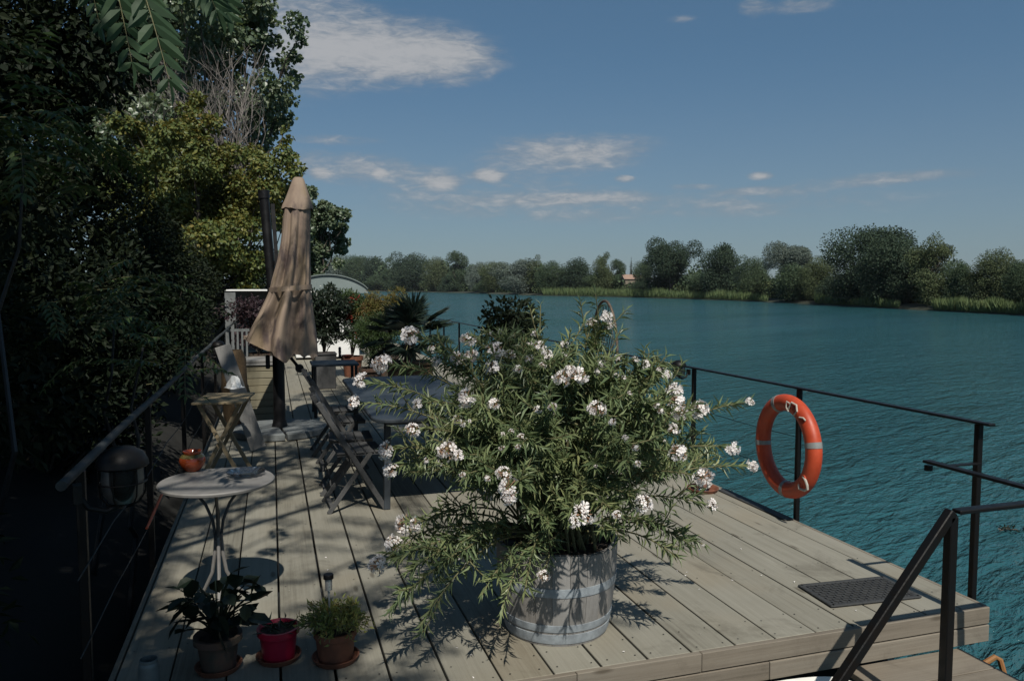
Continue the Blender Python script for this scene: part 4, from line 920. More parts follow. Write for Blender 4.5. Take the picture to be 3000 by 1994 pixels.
vs = [(.34 + k / ncol * 1.90, -.10, 1.69 + .345 * (1 - (2 * k / ncol - 1) ** 2) ** .8) for k in range(ncol + 1)] + [(.34 + k / ncol * 1.90, -.10, 1.60) for k in range(ncol + 1)]
vs += [(a, b + .02, c) for a, b, c in vs]; m2 = 2 * (ncol + 1)
MB().add(vs, [(m_ + k, m_ + k + 1, k + 1, k) for k in range(ncol)] + [(m2 + k, m2 + k + 1, m2 + m_ + k + 1, m2 + m_ + k) for k in range(ncol)]).build('gable', M['poly'], t)
t = thing('slatted_chair', 'white slatted garden chair left of the parasol before the cabin', 'chair', (-.62, 15.2, 0), RAD(5)); mb = MB()
for k in range(5): mb.box((-.16 + k * .08, 0, .68), (.035, .018, .5), bev=.003)
mb.box((0, 0, .94), (.42, .02, .05)); mb.build('backrest', M['greywhite'], t); MB().box((0, -.22, .42), (.42, .42, .03), bev=.006).build('seat', M['greywhite'], t)
for sx in (-.19, .19):
    for sy in (-.40, -.01): MB().bar((sx, sy, .42), (sx, sy * 1.05, 0), .035, .035).build('leg', M['greywhite'], t)
p = at(594 * K, 820 * K, .0); t = thing('blue_tub', 'pale blue plastic tub standing left of the parasol', 'tub', (-.28, 14.4, 0))
MB().lathe([(.001, 0), (.13, 0), (.16, .34), (.175, .345), (.175, .36), (.15, .36), (.125, .03), (.001, .02)], 28, c=(0, 0, .0)).build('tub', M['blue'], t, True)
t = thing('stone_planter', 'square dark grey planter box at the foot of the dark shrub', 'planter', (.86, 13.6, 0)); MB().box((0, 0, .30), (.34, .34, .60), bev=.012).box((0, 0, .6), (.38, .38, .03), bev=.006).build('box', M['greywood'], t); MB().box((0, 0, .612), (.30, .30, .012)).build('soil', M['soil'], t)

# ------------------------------------------------------------------ trees on the near bank
def limbs(mb, p0, p1, r0, r1, rg, n=5, wob=.12, sides=8):
    p0, p1 = np.array(p0, float), np.array(p1, float); L = np.linalg.norm(p1 - p0); pts = [p0 + (p1 - p0) * f + rg.normal(size=3) * wob * L * .18 * math.sin(math.pi * f) for f in np.linspace(0, 1, n + 1)]; mb.tube(pts, list(np.linspace(r0, r1, n + 1)), sides); return pts
def leaf_tree(name, label, loc, blobs, n, leaf, lw, T, m, seed, tr=.12, lean=(0, 0), cat='tree', group=None, droop=.2, shell=.45, up=.35, nl=9, bark='bark', fork=.45):
    t = thing(name, label, cat, loc, 0, group); rg = np.random.default_rng(seed); b = np.array(blobs); top = b[:, 2].max(); c = b[:, :3].mean(0)
    mb = MB(); tp = np.array([c[0], c[1], top * .8]); z0 = -.8; pts = limbs(mb, (0, 0, z0), tp, tr, tr * .25, rg, 8, .25)
    for q in b[rg.permutation(len(b))[:nl]]: k = min(7, max(1, int(8 * min(.95, max(.2, q[2] / top * .75 - .1))))); limbs(mb, pts[k], q[:3], tr * .38, tr * .06, rg, 5, .3, 6)
    mb.build('trunk', M[bark], t, True); P, D, N = cloud(rg, blobs, n, shell, up, droop); L = leaf * (.65 + .7 * rg.random(n)); leaf_obj('crown', P, D, N, L, L * lw, T, M[m], t); return t
# compound (feathery) leaves of the tree of heaven
def compound(rg, base, d, L, pairs, ll, sag=.5, side=None):
    """leaflets and rachis points of one hanging compound leaf"""
    d = d / np.linalg.norm(d); pts = []; p = np.array(base, float); dd = d.copy()
    for k in range(pairs + 1): pts.append(p.copy()); p = p + dd * L / pairs; dd = dd + np.array([0, 0, -sag / pairs]); dd /= np.linalg.norm(dd)
    P, D, N, Lw = [], [], [], []
    for k in range(1, pairs + 1):
        tg = pts[k] - pts[k - 1]; tg /= np.linalg.norm(tg); sd = np.cross(tg, [.05, .03, 1]); sd = sd if side is None else np.array(side) - tg * (np.array(side) @ tg); sd /= np.linalg.norm(sd) + 1e-9; up_ = np.cross(sd, tg)
        for s_ in (-1, 1):
            P.append(pts[k]); D.append(sd * s_ * .9 + tg * .55 - np.array([0, 0, .30]) + .10 * rg.normal(size=3)); N.append(up_ + .2 * rg.normal(size=3) + np.array([0, 0, .2])); Lw.append(ll * (.75 + .4 * math.sin(math.pi * min(1, k / pairs))) * (.9 + .2 * rg.random()))
    P.append(pts[-1]); D.append(pts[-1] - pts[-2]); N.append(np.array([0, 0, 1.]) + .3 * rg.normal(size=3)); Lw.append(ll)
    return P, D, N, Lw, pts
def frond_set(name, parent, specs, m, seed, lw=.34, stalk='stem', loc=np.zeros(3), rr=.003, side=None, T=None):
    rg = np.random.default_rng(seed); P, D, N, Lw = [], [], [], []; mb = MB()
    for (b, d, L, pr, ll, sag) in specs:
        a = compound(rg, np.array(b) - loc, np.array(d, float), L, pr, ll, sag, side); P += a[0]; D += a[1]; N += a[2]; Lw += a[3]; mb.tube(a[4], list(np.linspace(rr, rr * .35, len(a[4]))), 4, cap=False)
    Lw = np.array(Lw); g1 = leaf_geo(np.array(P), np.array(D), np.array(N), Lw, Lw * lw, T or T_LANCE); g2 = (np.array(mb.v), [i for f in mb.f for i in f], np.cumsum([0] + [len(f) for f in mb.f[:-1]]))
    co, lo, st, mi = join_geo([g1, g2]); return link(name, new_mesh(name, co, lo, st, [M[m], M[stalk]], mi), parent)
# overhanging tree of heaven: stands on the bank left of the camera, its crown shades the left of the deck
TH = np.array([-2.7, .2, -.3]); t = thing('tree_of_heaven', 'overhanging tree with long feathery hanging leaves, top left', 'tree', tuple(TH)); rg = np.random.default_rng(70)
mb = MB(); tips = []
tr_ = limbs(mb, (0, 0, -.8), (.2, .3, 6.2), .20, .13, rg, 8, .2, 12)
specs = []
for k in range(100):
    tgt = np.array([-3.7, .2, 8.2]) + np.array([3.0, 5.8, 2.6]) * unit(rg, 1)[0] * rg.random() ** .4
    if tgt[0] > .2 and tgt[1] > -1.5: tgt[0] -= .8
    pts = limbs(mb, tr_[4 + k % 5], tgt - TH, .06, .012, rg, 6, .5, 6)
    for q in range(22):
        f = .45 + .55 * rg.random(); b = np.array(pts[int(f * 6)]) + TH + .25 * rg.normal(size=3); a = rg.random() * 6.28; specs.append((b, (math.cos(a), math.sin(a), .1 + .5 * rg.normal()), .55 + .25 * rg.random(), 9, .145, 1.1))
for k in range(11):                                    # limbs reaching out over the deck
    tgt = np.array([-1.3 + 2.0 * rg.random() ** 1.3, -2.6 + 6.0 * rg.random(), 5.6 + 2.2 * rg.random()]); pts = limbs(mb, tr_[5 + k % 4], tgt - TH, .045, .01, rg, 6, .4, 6)
    for q in range(11):
        b = np.array(pts[-1]) + TH + np.array([.42, .55, .28]) * rg.normal(size=3); a = rg.random() * 6.28; specs.append((b, (math.cos(a), math.sin(a), .1 + .4 * rg.normal()), .5 + .25 * rg.random(), 9, .13, 1.1))
for k in range(18):                                    # higher limbs that shade the far end of the table
    tgt = np.array([-.9 + 2.3 * rg.random(), .6 + 5.0 * rg.random(), 8.2 + 2.2 * rg.random()])
    if -.35 < tgt[0] < .75 and tgt[1] > 2.6: tgt[0] += 1.0
    pts = limbs(mb, tr_[5 + k % 4], tgt - TH, .05, .01, rg, 6, .4, 6)
    for q in range(15):
        b = np.array(pts[-1]) + TH + np.array([.5, .6, .3]) * rg.normal(size=3); a = rg.random() * 6.28; specs.append((b, (math.cos(a), math.sin(a), .1 + .4 * rg.normal()), .5 + .25 * rg.random(), 9, .14, 1.1))
SV = np.array(_sd)
for k in range(10):                                    # low limbs that keep the near left corner in shade
    sp_ = np.array([-.75 + .80 * rg.random(), 3.15 + .85 * rg.random(), 0]); z_ = 5.4 + 2.0 * rg.random(); tgt = sp_ + SV * z_ / SV[2]; pts = limbs(mb, tr_[5 + k % 4], tgt - TH, .04, .008, rg, 6, .4, 6)
    for q in range(11):
        a = rg.random() * 6.28; dr = np.array([math.cos(a), math.sin(a), .1 + .4 * rg.normal()]); specs.append((tgt + np.array([.26, .26, .2]) * rg.normal(size=3) - dr * .22, tuple(dr), .5 + .2 * rg.random(), 9, .13, 1.1))
for k in range(12):
    sp_ = np.array([.55 + 1.0 * rg.random(), 8.8 + 5.0 * rg.random(), 0]); z_ = 7.6 + 2.6 * rg.random(); tgt = sp_ + SV * z_ / SV[2]; pts = limbs(mb, tr_[5 + k % 4], tgt - TH, .045, .008, rg, 6, .4, 6)
    for q in range(14):
        a = rg.random() * 6.28; dr = np.array([math.cos(a), math.sin(a), .1 + .4 * rg.normal()]); specs.append((tgt + np.array([.36, .5, .25]) * rg.normal(size=3) - dr * .22, tuple(dr), .5 + .2 * rg.random(), 9, .14, 1.1))
def keep(sp_):
    b = np.array(sp_[0]) + np.array(sp_[1]) * .28
    def hit(x0, x1, y0, y1, z): p = b - SV * (b[2] - z) / SV[2]; return x0 < p[0] < x1 and y0 < p[1] < y1
    if hit(-.50, .25, 3.85, 4.75, .72): return rg.random() < .12
    if hit(-.45, .60, 4.45, 5.75, 0): return rg.random() < .35
    if any(hit(-.45, .70, 8.9, 9.9, z_) for z_ in (1.0, 1.7, 2.4, 3.0)): return rg.random() < .10
    return True
specs = [q for q in specs if keep(q)]
mb.build('trunk', M['bark'], t, True)
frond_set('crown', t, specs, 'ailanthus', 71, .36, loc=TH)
sp = []
for (pa, pb, ll) in (((372, -170, 2.55), (432, 232, 2.55), .098), ((300, -210, 2.7), (330, 175, 2.75), .10), ((500, -230, 2.6), (560, 40, 2.7), .09), ((215, -240, 2.9), (235, 60, 3.0), .08), ((590, -260, 2.9), (610, 30, 2.95), .09)):
    a, b = atD(*pa), atD(*pb); sp.append((a, b - a + np.array([.05, 0, .12]), np.linalg.norm(b - a) * 1.02, 10, ll, .35))
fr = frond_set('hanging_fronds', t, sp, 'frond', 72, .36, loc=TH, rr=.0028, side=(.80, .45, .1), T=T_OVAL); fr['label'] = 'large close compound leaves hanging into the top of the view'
# feathery saplings that catch some light
def sapling(label, loc, specs, seed, top):
    t = thing('feathery_sapling', label, 'sapling', loc); L0 = np.array(loc); mb = MB(); rg = np.random.default_rng(seed); limbs(mb, (0, 0, -.6), np.array(top) - L0, .03, .008, rg, 6, .2, 6)
    mb.build('stem', M['hull'], t, True); frond_set('fronds', t, specs, 'greenshrub', seed, .30, loc=L0); return t
def around(c, r, n, seed, L=.5, ll=.11):
    rg = np.random.default_rng(seed); out = []
    for k in range(n): a = rg.random() * 6.28; out.append((np.array(c) + np.array(r) * rg.normal(size=3) * .5, (math.cos(a), math.sin(a), .25 + .3 * rg.normal()), L * (.8 + .4 * rg.random()), 8, ll, .9))
    return out
c = atD(55 * K, 340 * K, 5.2); sapling('feathery sapling with pale leaves at the left edge of the photo', (c[0] - .5, c[1] + .2, -.4), around(c, (.5, .5, .5), 46, 73), 73, c)
c = atD(265 * K, 715 * K, 6.5); sapling('small feathery sapling low on the dark bank, left of the pipe railing', (c[0] - .3, c[1] + .2, -.6), around(c, (.45, .4, .42), 26, 74, .45, .10), 74, c)
c = atD(330 * K, 800 * K, 6.0); sapling('thin feathery sapling just outside the pipe railing', (c[0] - .25, c[1] + .2, -.7), around(c, (.35, .35, .5), 14, 75, .4, .09), 75, c)

SH = [(-2.5, 4.2, (1.0, 1.3, 1.9), .9, 'shade1', 'dark shaded bush nearest the camera on the left bank'),
      (-2.9, 7.0, (1.35, 1.6, 2.3), 1.5, 'shade2', 'dull green bush on the bank behind the nearest dark bush'),
      (-2.6, 9.8, (1.3, 1.5, 1.9), 1.2, 'shade1', 'low dark bush on the bank across from the folding table'),
      (-3.3, 12.0, (1.6, 1.8, 3.0), 2.3, 'shade2', 'tall dull green bush on the bank across from the parasol'),
      (-2.3, 14.5, (1.2, 1.6, 2.0), 1.3, 'shade1', 'dark bush on the bank just left of the plum shrub'),
      (-2.4, 18.2, (1.2, 1.7, 2.2), 1.5, 'shade2', 'green bush beside the left end of the white cabin')]
for k, (x_, y_, r_, zc, m_, lb) in enumerate(SH):
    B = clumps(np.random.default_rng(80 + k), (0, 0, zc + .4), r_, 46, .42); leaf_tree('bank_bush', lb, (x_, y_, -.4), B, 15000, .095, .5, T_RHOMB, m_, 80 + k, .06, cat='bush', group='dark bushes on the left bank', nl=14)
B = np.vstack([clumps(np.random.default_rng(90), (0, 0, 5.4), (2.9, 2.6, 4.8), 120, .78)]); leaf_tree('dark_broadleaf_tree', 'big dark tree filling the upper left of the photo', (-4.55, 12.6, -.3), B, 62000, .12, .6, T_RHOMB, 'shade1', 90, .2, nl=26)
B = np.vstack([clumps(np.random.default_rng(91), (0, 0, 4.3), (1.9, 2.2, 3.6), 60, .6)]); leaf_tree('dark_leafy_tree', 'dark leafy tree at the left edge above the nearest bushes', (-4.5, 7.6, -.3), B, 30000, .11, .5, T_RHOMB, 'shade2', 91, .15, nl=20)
# tall poplar against the sky
PX = atY(505 * K, 300 * K, 33); B = []
rg = np.random.default_rng(92)
for (u, v, r_) in ((470, -40, 1.3), (540, -60, 1.2), (590, -20, .8), (600, 40, .62), (560, 60, 1.0), (500, 40, 1.3), (440, 60, 1.4), (420, 160, 1.2), (480, 140, 1.0), (555, 130, .85), (595, 95, .62), (610, 110, .4), (580, 190, .7), (600, 235, .55), (625, 260, .42), (640, 205, .5), (660, 165, .48), (675, 130, .36), (685, 95, .28), (655, 230, .4), (560, 260, .7), (590, 300, .7), (620, 300, .5), (440, 260, 1.0), (400, 330, 1.0), (520, 330, 1.0), (580, 350, .8), (640, 285, .36), (480, 240, .7), (380, 40, 1.3), (380, -60, 1.5), (520, 200, .6), (230, 130, 1.3), (280, 180, 1.3), (330, 150, 1.3), (240, 240, 1.2), (300, 260, 1.3), (350, 230, 1.2), (260, 60, 1.3), (330, 60, 1.3), (210, 320, 1.2), (290, 340, 1.2)):
    p = atY(u * K, v * K, 33 + 1.6 * rg.normal()) - np.array([PX[0], 33, -.5])
    for q in range(4): B.append((*(p + r_ * .55 * rg.normal(size=3)), r_ * .62, r_ * .62, r_ * .55))
leaf_tree('tall_poplar', 'tall poplar standing against the sky above the parasol', (PX[0], 33, -.5), B, 56000, .165, .85, T_OVAL, 'poplar', 92, .3, nl=30, shell=.3, up=.1)
# bare dead tree
DB = atY(545 * K, 420 * K, 28.5); t = thing('dead_tree', 'bare grey dead tree with fine twigs in front of the poplar', 'tree', (DB[0], 28.5, -.4)); rg = np.random.default_rng(93); mb = MB()
def twig(p, d, L, r, lev):
    d = d / np.linalg.norm(d); q = [p]; n_ = 5
    for k in range(n_): d = d + .16 * rg.normal(size=3) + np.array([0, 0, .05]); d /= np.linalg.norm(d); q.append(q[-1] + d * L / n_)
    w_ = q[-1] + np.array([DB[0], 28.5, -.4]) - _C
    if (w_ @ _R) / (w_ @ _F) * FPX + CX > 612 * K or (w_ @ _U) / (w_ @ _F) > (CY - 95 * K) / FPX: return
    mb.tube(q, list(np.linspace(r, r * .45, n_ + 1)), 5 if lev else 7, cap=False)
    if lev < 3:
        for k in range((5, 5, 4)[lev]): s_ = 1 + int(4.99 * (.15 + .85 * rg.random())); e = d * .9 + .50 * rg.normal(size=3); e[2] += .3; twig(q[min(5, s_)], e, L * (.44 + .16 * rg.random()), r * .5, lev + 1)
for (u, v) in ((435, 225), (470, 200), (505, 195), (535, 215), (500, 240), (565, 250), (450, 260), (540, 260)):
    e = atY(u * K, v * K, 28.5 + .6 * rg.normal()) - np.array([DB[0], 28.5, -.4]); b0 = np.array([.1 * rg.normal(), .1 * rg.normal(), 3.6 + .5 * rg.random()]); twig(b0, e - b0, np.linalg.norm(e - b0) * .95, .042, 0)
mb.build('twigs', M['deadwood'], t); mb = MB(); limbs(mb, (0, 0, -.4), (0, 0, 4.3), .13, .07, rg, 6, .15); mb.build('trunk', M['deadwood'], t, True)
# yellowing maple
rg = np.random.default_rng(94); MX = atY(470 * K, 640 * K, 25.0); B = []
for (u, v, r_) in ((450, 235, .38), (448, 275, .55), (430, 320, .62), (400, 300, .4), (380, 350, .65), (330, 330, .6), (300, 300, .45), (280, 350, .5), (270, 280, .3), (310, 400, .75), (360, 420, .8), (420, 400, .8), (480, 390, .7), (530, 380, .6), (540, 430, .8), (600, 370, .5), (600, 430, .75), (650, 390, .5), (640, 440, .6), (670, 370, .3), (480, 460, .9), (420, 480, .9), (350, 490, .9), (540, 500, .9), (600, 510, .8), (640, 500, .5), (500, 560, .9), (560, 580, .8), (440, 570, .8), (600, 600, .6), (380, 560, .8), (530, 640, .7), (470, 640, .7), (250, 430, .6), (270, 500, .7), (655, 330, .2), (655, 300, .12)):
    p = atY(u * K, v * K, 25 + .9 * rg.normal()) - np.array([MX[0], 25, -.4])
    for q in range(4): B.append((*(p + r_ * .5 * rg.normal(size=3)), r_ * .62, r_ * .7, r_ * .5))
leaf_tree('yellowing_maple', 'yellow-green maple in sunlight left of the folded parasol', (MX[0], 25, -.4), B, 58000, .105, .8, T_OVAL, 'maple', 94, .16, nl=26, shell=.35)
# poplar behind the parasol
rg = np.random.default_rng(95); PX2 = atY(735 * K, 640 * K, 31.0); B = []
for (u, v, r_) in ((725, 500, .55), (745, 490, .40), (765, 485, .34), (780, 492, .2), (755, 520, .5), (780, 530, .36), (730, 545, .65), (760, 560, .45), (782, 565, .28), (740, 590, .6), (770, 600, .22), (725, 630, .6), (745, 640, .5), (700, 480, .5), (700, 560, .7), (690, 430, .5), (690, 620, .6), (760, 500, .3)):
    p = atY(u * K, v * K, 31 + .5 * rg.normal()) - np.array([PX2[0], 31, -.4])
    for q in range(3): B.append((*(p + r_ * .5 * rg.normal(size=3)), r_ * .55, r_ * .55, r_ * .48))
leaf_tree('young_poplar', 'silvery young poplar right behind the folded parasol', (PX2[0], 31, -.4), B, 20000, .105, .9, T_OVAL, 'poplar', 95, .12, nl=16, shell=.3)
B = clumps(np.random.default_rng(96), (0, 0, 1.6), (2.4, 1.8, 1.5), 40, .5); leaf_tree('bank_bush', 'mixed bush on the bank behind the white cabin', (-.8, 27, -.6), B, 12000, .12, .6, T_RHOMB, 'shade2', 96, .07, cat='bush', group='dark bushes on the left bank')

# ------------------------------------------------------------------ the far bank: trees, scrub, reeds, houses
def far_crown(seed, form):
    rg = np.random.default_rng(seed); B = []
    if form == 'dome': c, r, n, s = (0, 0, 1.05), (.80, .80, .84), 24, .36
    elif form == 'tall': c, r, n, s = (0, 0, 1.25), (.64, .64, 1.05), 26, .31
    elif form == 'umbrella': c, r, n, s = (0, 0, 1.45), (.88, .88, .46), 20, .33
    elif form == 'open': c, r, n, s = (0, 0, 1.25), (.85, .85, .72), 34, .24
    else: c, r, n, s = (0, 0, .62), (.9, .8, .52), 20, .33
    B = clumps(rg, c, r, n, s, 1.0, .2)
    wd_ = unit(rg, 5); wa_ = .34 * rg.normal(size=5); dirs = (B[:, :3] - np.array(c)) / np.linalg.norm(B[:, :3] - np.array(c), axis=1, keepdims=True); fac = 1 + np.clip((np.maximum(0, dirs @ wd_.T) ** 3) @ wa_, -.35, .5)
    B[:, :3] = np.array(c) + (B[:, :3] - np.array(c)) * fac[:, None]; B[:, 3:] *= (.6 + .8 * rg.random(len(B)))[:, None]
    if form in ('dome', 'tall'): B = np.vstack([B, clumps(rg, (0, 0, .42), (.8, .7, .36), 16, .26)])
    if form == 'open': B = np.vstack([B, clumps(rg, (0, 0, .45), (.7, .6, .3), 12, .22)])
    if form == 'cypress': B = np.array([(0.02 * rg.normal(), .02 * rg.normal(), z, .10 * (1.15 - z / 2.1), .10 * (1.15 - z / 2.1), .14) for z in np.linspace(.1, 2.0, 24)])
    n_ = {'open': 13000, 'cypress': 2000, 'bush': 14000}.get(form, 24000); P, D, N = cloud(rg, B, n_, .42, .25, .1, .20, .05)
    L = .047 * (.7 + .7 * rg.random(n_)) * (.6 if form == 'cypress' else 1); hgt = P[:, 2].max(); co, lo, st = leaf_geo(P / [1, 1, 1], D, N, L, L * .75, T_RHOMB); co[:, 2] *= 2.0 / hgt
    mb = MB(); tr_ = limbs(mb, (0, 0, -.15), (0, 0, 1.3), .055, .02, rg, 5, .15, 7)
    for b in B[rg.permutation(len(B))[:12]]: limbs(mb, tr_[1 + int(rg.random() * 4)], b[:3] * [1, 1, 2 / hgt], .022, .006, rg, 4, .3, 5)
    return (co, lo, st), mb.mesh('trunk', M['bark'], True)
FC = {}
def crown_mesh(form, var, m):
    key = (form, var)
    if key not in FC: FC[key] = far_crown(200 + sum(map(ord, form)) + 17 * var, form)
    k2 = (form, var, m)
    if k2 not in FC: FC[k2] = new_mesh('crown', *FC[key][0], [M[m]])
    return FC[k2], FC[key][1]
FT = [  # u centre, v top, width px (native), form, variant, tone, push-back, label
 (985, 742, 110, 'dome', 0, 'far3', 1.03, 'silvery round tree at the far left end of the opposite bank'),
 (1040, 745, 90, 'dome', 1, 'far1', 1.06, 'rounded green tree just right of the silvery tree across the river'),
 (1095, 750, 90, 'dome', 2, 'far4', 1.085, 'dark tree behind the palm tip, far across the river'),
 (1150, 752, 80, 'tall', 0, 'far1', 1.06, 'medium tree left of the big round tree, far across the river'),
 (1205, 738, 130, 'dome', 3, 'far4', 1.05, 'big round dark tree above the left end of the open water'),
 (1275, 750, 100, 'dome', 0, 'far2', 1.05, 'olive tree right of the big round tree across the river'),
 (1342, 733, 95, 'tall', 1, 'far1', 1.05, 'pointed taller tree in the left half of the opposite bank'),
 (1400, 766, 90, 'bush', 0, 'far3', 1.03, 'low silvery tree in the dip of the far tree line'),
 (1445, 764, 90, 'dome', 1, 'far2', 1.05, 'low yellowish tree above the citrus bush, across the river'),
 (1525, 756, 150, 'dome', 2, 'far3', 1.03, 'wide grey-green tree standing at the water above the oleander'),
 (1568, 745, 90, 'tall', 2, 'far2', 1.09, 'olive tree rising behind the wide grey-green tree'),
 (1625, 762, 90, 'dome', 3, 'far1', 1.05, 'plain green tree right of the wide grey-green tree'),
 (1690, 752, 110, 'dome', 0, 'far4', 1.06, 'dark level-topped tree left of the tall narrow tree across the river'),
 (1768, 738, 85, 'tall', 0, 'far2', 1.05, 'tall narrow olive tree left of the gap with the red roof'),
 (1812, 757, 70, 'tall', 1, 'far1', 1.085, 'narrow brownish tree at the left edge of the roof gap'),
 (1848, 752, 34, 'cypress', 0, 'far4', 1.30, 'thin dark cypress spire in the gap of the far tree line'),
 (1882, 762, 60, 'dome', 1, 'far1', 1.10, 'small tree between the cypress spire and the umbrella pine'),
 (1962, 692, 135, 'umbrella', 0, 'far4', 1.06, 'dark umbrella shaped pine rising above its neighbours across the river'),
 (1955, 775, 150, 'bush', 1, 'far4', 1.085, 'dense dark bush at the foot of the umbrella pine'),
 (2110, 711, 140, 'dome', 2, 'far4', 1.05, 'round dark tree right of the umbrella pine'),
 (2195, 748, 100, 'dome', 3, 'far1', 1.06, 'mid green tree between the round dark and the grey domed tree'),
 (2308, 706, 135, 'umbrella', 1, 'far3', 1.06, 'grey-green domed tree left of the largest trees'),
 (2330, 770, 150, 'bush', 2, 'far1', 1.03, 'broad green bush below the grey-green domed tree'),
 (2405, 745, 110, 'dome', 0, 'far2', 1.07, 'olive tree against the left side of the largest tree'),
 (2540, 657, 250, 'dome', 1, 'far4', 1.07, 'largest and tallest tree on the opposite bank'),
 (2630, 682, 190, 'dome', 3, 'far4', 1.05, 'dark tree overlapping the largest tree on its right'),
 (2735, 682, 165, 'open', 0, 'far2', 1.06, 'open branched olive tree right of the largest trees'),
 (2660, 745, 190, 'dome', 2, 'far4', 1.085, 'very dark lower tree at the water in front of the largest trees'),
 (2915, 724, 150, 'dome', 0, 'far2', 1.08, 'separate olive tree near the right edge of the photo'),
 (2825, 760, 110, 'bush', 0, 'far1', 1.06, 'low bush before the pink roof at the right of the photo'),
 (2990, 760, 120, 'dome', 2, 'far1', 1.06, 'green tree cut by the right edge of the photo'),
 (3120, 735, 180, 'dome', 3, 'far4', 1.06, 'dark tree beyond the right edge of the photo'),
 (2905, 810, 160, 'bush', 1, 'far4', 1.085, 'dark low bush behind the right hand reeds'),
 (2450, 800, 130, 'bush', 2, 'far4', 1.075, 'dark bush overhanging the water left of the largest tree'),
 (2070, 800, 130, 'bush', 0, 'far1', 1.085, 'green bush behind the middle of the long reed bed'),
 (2220, 800, 120, 'bush', 1, 'far2', 1.085, 'olive bush behind the right end of the long reed bed'),
 (1872, 824, 90, 'bush', 2, 'far4', 1.06, 'dark bush below the red roof across the river'),
 (1750, 805, 110, 'bush', 0, 'far1', 1.085, 'green bush behind the left part of the long reed bed'),
 (1640, 800, 110, 'bush', 1, 'far4', 1.075, 'dark bush at the waterline right of the grey-green tree'),
 (1440, 805, 110, 'bush', 2, 'far1', 1.075, 'green bush at the waterline above the citrus bush'),
 (1330, 800, 110, 'bush', 0, 'far4', 1.075, 'dark bush at the waterline under the pointed tree'),
 (1230, 805, 110, 'bush', 1, 'far4', 1.075, 'dark bush at the waterline under the big round tree'),
 (1110, 805, 120, 'bush', 2, 'far1', 1.075, 'green bush at the waterline beyond the palm'),
 (1000, 805, 120, 'bush', 0, 'far1', 1.075, 'green bush at the waterline behind the cabin roof')]
rg = np.random.default_rng(300)
for (u, vt, wpx, form, var, tone, push, lb) in FT:
    g = shore(u); g = np.array([g[0] * push, g[1] * push, -1.0]); D = (g - _C) @ _F; H_ = 0
    dtop = ray(u, vt); ztop = EYE + dtop[2] * (D / (dtop @ _F)); H_ = ztop + 1.0; Wd = wpx / FPX * D * (3.4 if form == 'cypress' else .98)
    cm, tm = crown_mesh(form, var, tone); nm = {'cypress': 'cypress_tree', 'umbrella': 'umbrella_pine', 'bush': 'river_bush'}.get(form, 'river_tree')
    t = thing(nm, lb, 'bush' if form == 'bush' else 'tree', tuple(g), rg.random() * 6.28, 'trees across the river' if form != 'bush' else 'bushes across the river')
    link('crown', cm, t); link('trunk', tm, t); t.scale = (Wd / 2, Wd / 2, H_ / 2)
# background wood, low scrub and reeds: masses nobody could count
def band(name, m, us, per, hpx, push, lf, seed, label, cat, wob=.3, blades=False):
    rg = np.random.default_rng(seed); P, N, D, L = [], [], [], []
    for u in us:
        g0 = shore(u); Dd = (g0 - _C) @ _F; base = EYE + ray(u, shore_v(u))[2] * Dd
        for k in range(per):
            uu = u + (us[1] - us[0]) * rg.random(); g = shore(uu) * 1.0; ps = push[0] + (push[1] - push[0]) * rg.random(); h = hpx(uu) / FPX * Dd * (.78 + (.10 if blades else .35) * math.sin(uu * .021 + seed) * math.sin(uu * .047) + wob * .3 * rg.normal()); zz = -1.5 + max(.1, h) * (rg.random() ** .8 if not blades else .02 * rg.random())
            P.append((g[0] * ps, g[1] * ps, zz)); s_ = lf * Dd / 150
            if blades: D.append((.16 * rg.normal(), .16 * rg.normal(), 1)); N.append(unit(rg, 1)[0]); L.append(max(.2, h) * (.75 + .35 * rg.random()))
            else: D.append(unit(rg, 1)[0]); N.append(unit(rg, 1)[0] + np.array([-.1, -.4, .5])); L.append(s_ * (.6 + .8 * rg.random()))
    L = np.array(L); w_ = (np.full(len(L), 0) + L * .045 + .05) if blades else L * .7
    return stuff(leaf_obj(name, np.array(P), np.array(D), np.array(N), L, w_, T_RHOMB, M[m]), label, cat)
band('far_scrub', 'scrub', np.arange(700, 3400, 10.0), 130, lambda u: np.interp(u, [1200, 2000, 2600, 3000], [36, 44, 62, 70]), (1.06, 1.16), .5, 310, 'low green scrub along the opposite river bank', 'scrub')
band('far_wood', 'far1', np.arange(700, 3400, 10.0), 150, lambda u: np.interp(u, [1000, 1400, 1820, 1830, 1900, 1910, 2300, 2600, 3000], [94, 88, 82, 42, 42, 84, 98, 132, 122]), (1.06, 1.22), .6, 311, 'background wood across the river', 'wood')
band('reeds', 'reed', np.arange(1590, 2250, 5.0), 46, lambda u: 33 + 4 * math.sin(u * .03), (1.000, 1.03), .3, 312, 'long bed of green reeds at the water across the river', 'reeds', .2, True)
band('reeds', 'reed', np.arange(2388, 2630, 5.0), 46, lambda u: 34 + 6 * math.sin(u * .04), (1.000, 1.02), .3, 313, 'short reed bed before the largest trees', 'reeds', .25, True)
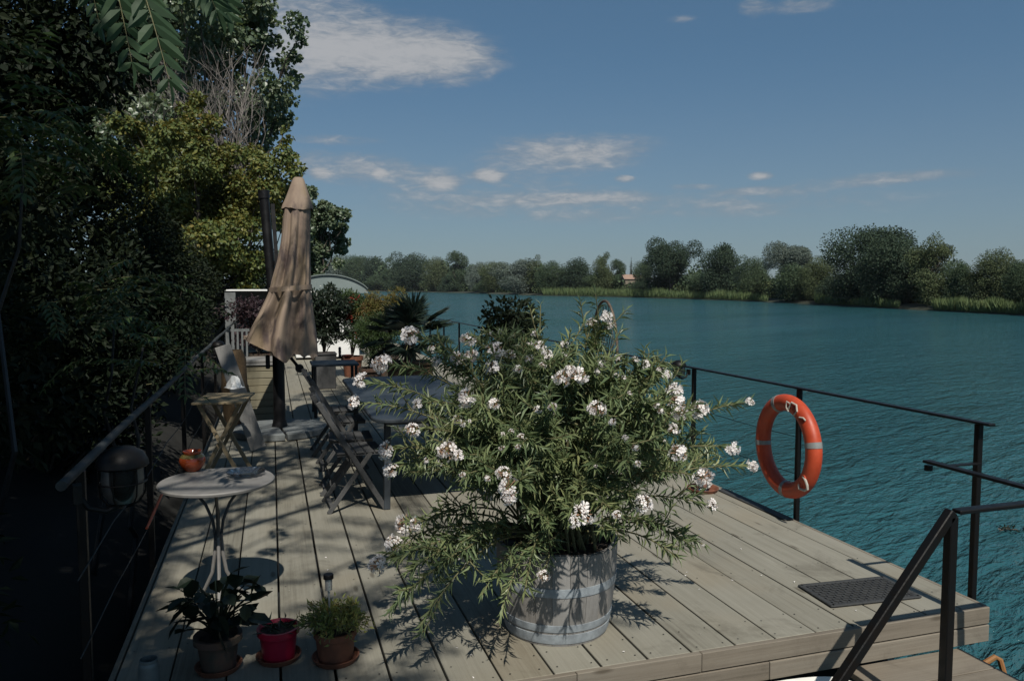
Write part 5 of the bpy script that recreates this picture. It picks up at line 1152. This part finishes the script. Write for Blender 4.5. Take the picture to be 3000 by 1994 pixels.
band('reeds', 'reed', np.arange(2735, 3300, 5.0), 56, lambda u: 50 + 4 * math.sin(u * .05), (1.000, 1.025), .3, 314, 'tall reed bed at the right edge of the photo', 'reeds', .2, True)
def house(u, v, wpx, push, label, vbase):
    g = shore(u) * push; D = (g - _C) @ _F; zt = EYE + ray(u, v)[2] * D; w2 = wpx / FPX * D; t = thing('far_house', label, 'house', (g[0], g[1], -1.0), RAD(-YAW + 8)); H_ = zt + 1.0; we = H_ * .78
    MB().box((0, 0, we / 2), (w2, w2 * .7, we)).build('wall', M['housewall'], t)
    a, b = w2 * .54, w2 * .40; MB().add([(-a, -b, we - .1), (a, -b, we - .1), (a, b, we - .1), (-a, b, we - .1), (-a, 0, H_), (a, 0, H_)], [(0, 1, 5, 4), (2, 3, 4, 5), (1, 2, 5), (3, 0, 4), (0, 3, 2, 1)]).build('roof', M['roof'], t)
    for q in (-.28, .0, .28): MB().box((q * w2, -w2 * .351, we * .6), (w2 * .09, .06, we * .32)).build('window', M['hull'], t)
house(1854, 804, 62, 1.115, 'far house with a pale red roof in the gap below the cypress', 830)
house(2826, 818, 40, 1.16, 'small pink roofed house behind the bushes at the right', 840)
p = at(2320 * K, 1222 * K, WZ); t = thing('floating_branch', 'small dark leafy twig floating on the water at the right', 'branch', tuple(p)); rg = np.random.default_rng(320)
P = rg.normal(size=(40, 3)) * [.10, .06, .015] + [0, 0, .02]; leaf_obj('leaves', P, unit(rg, 40), unit(rg, 40) + [0, 0, 1], .07, .03, T_OVAL, M['bigleaf'], t); MB().tube([(-.15, 0, .01), (0, .02, .02), (.16, -.03, .01)], .006, 5).build('twig', M['bark'], t)

# ------------------------------------------------------------------ a little summer haze over the river
mb = MB(); mb.box((700, 1400, 20), (2600, 3400, 47)); hz = stuff(mb.build('haze', []), 'thin summer haze over the river', 'haze')
hm, ht, ho = mat('haze_air'); pv = ht.n('ShaderNodeVolumePrincipled', i={'Color': (.86, .92, 1.0, 1), 'Density': .00005, 'Anisotropy': .1}); ht.l(pv.outputs[0], ho.inputs['Volume']); hz.data.materials.append(hm)
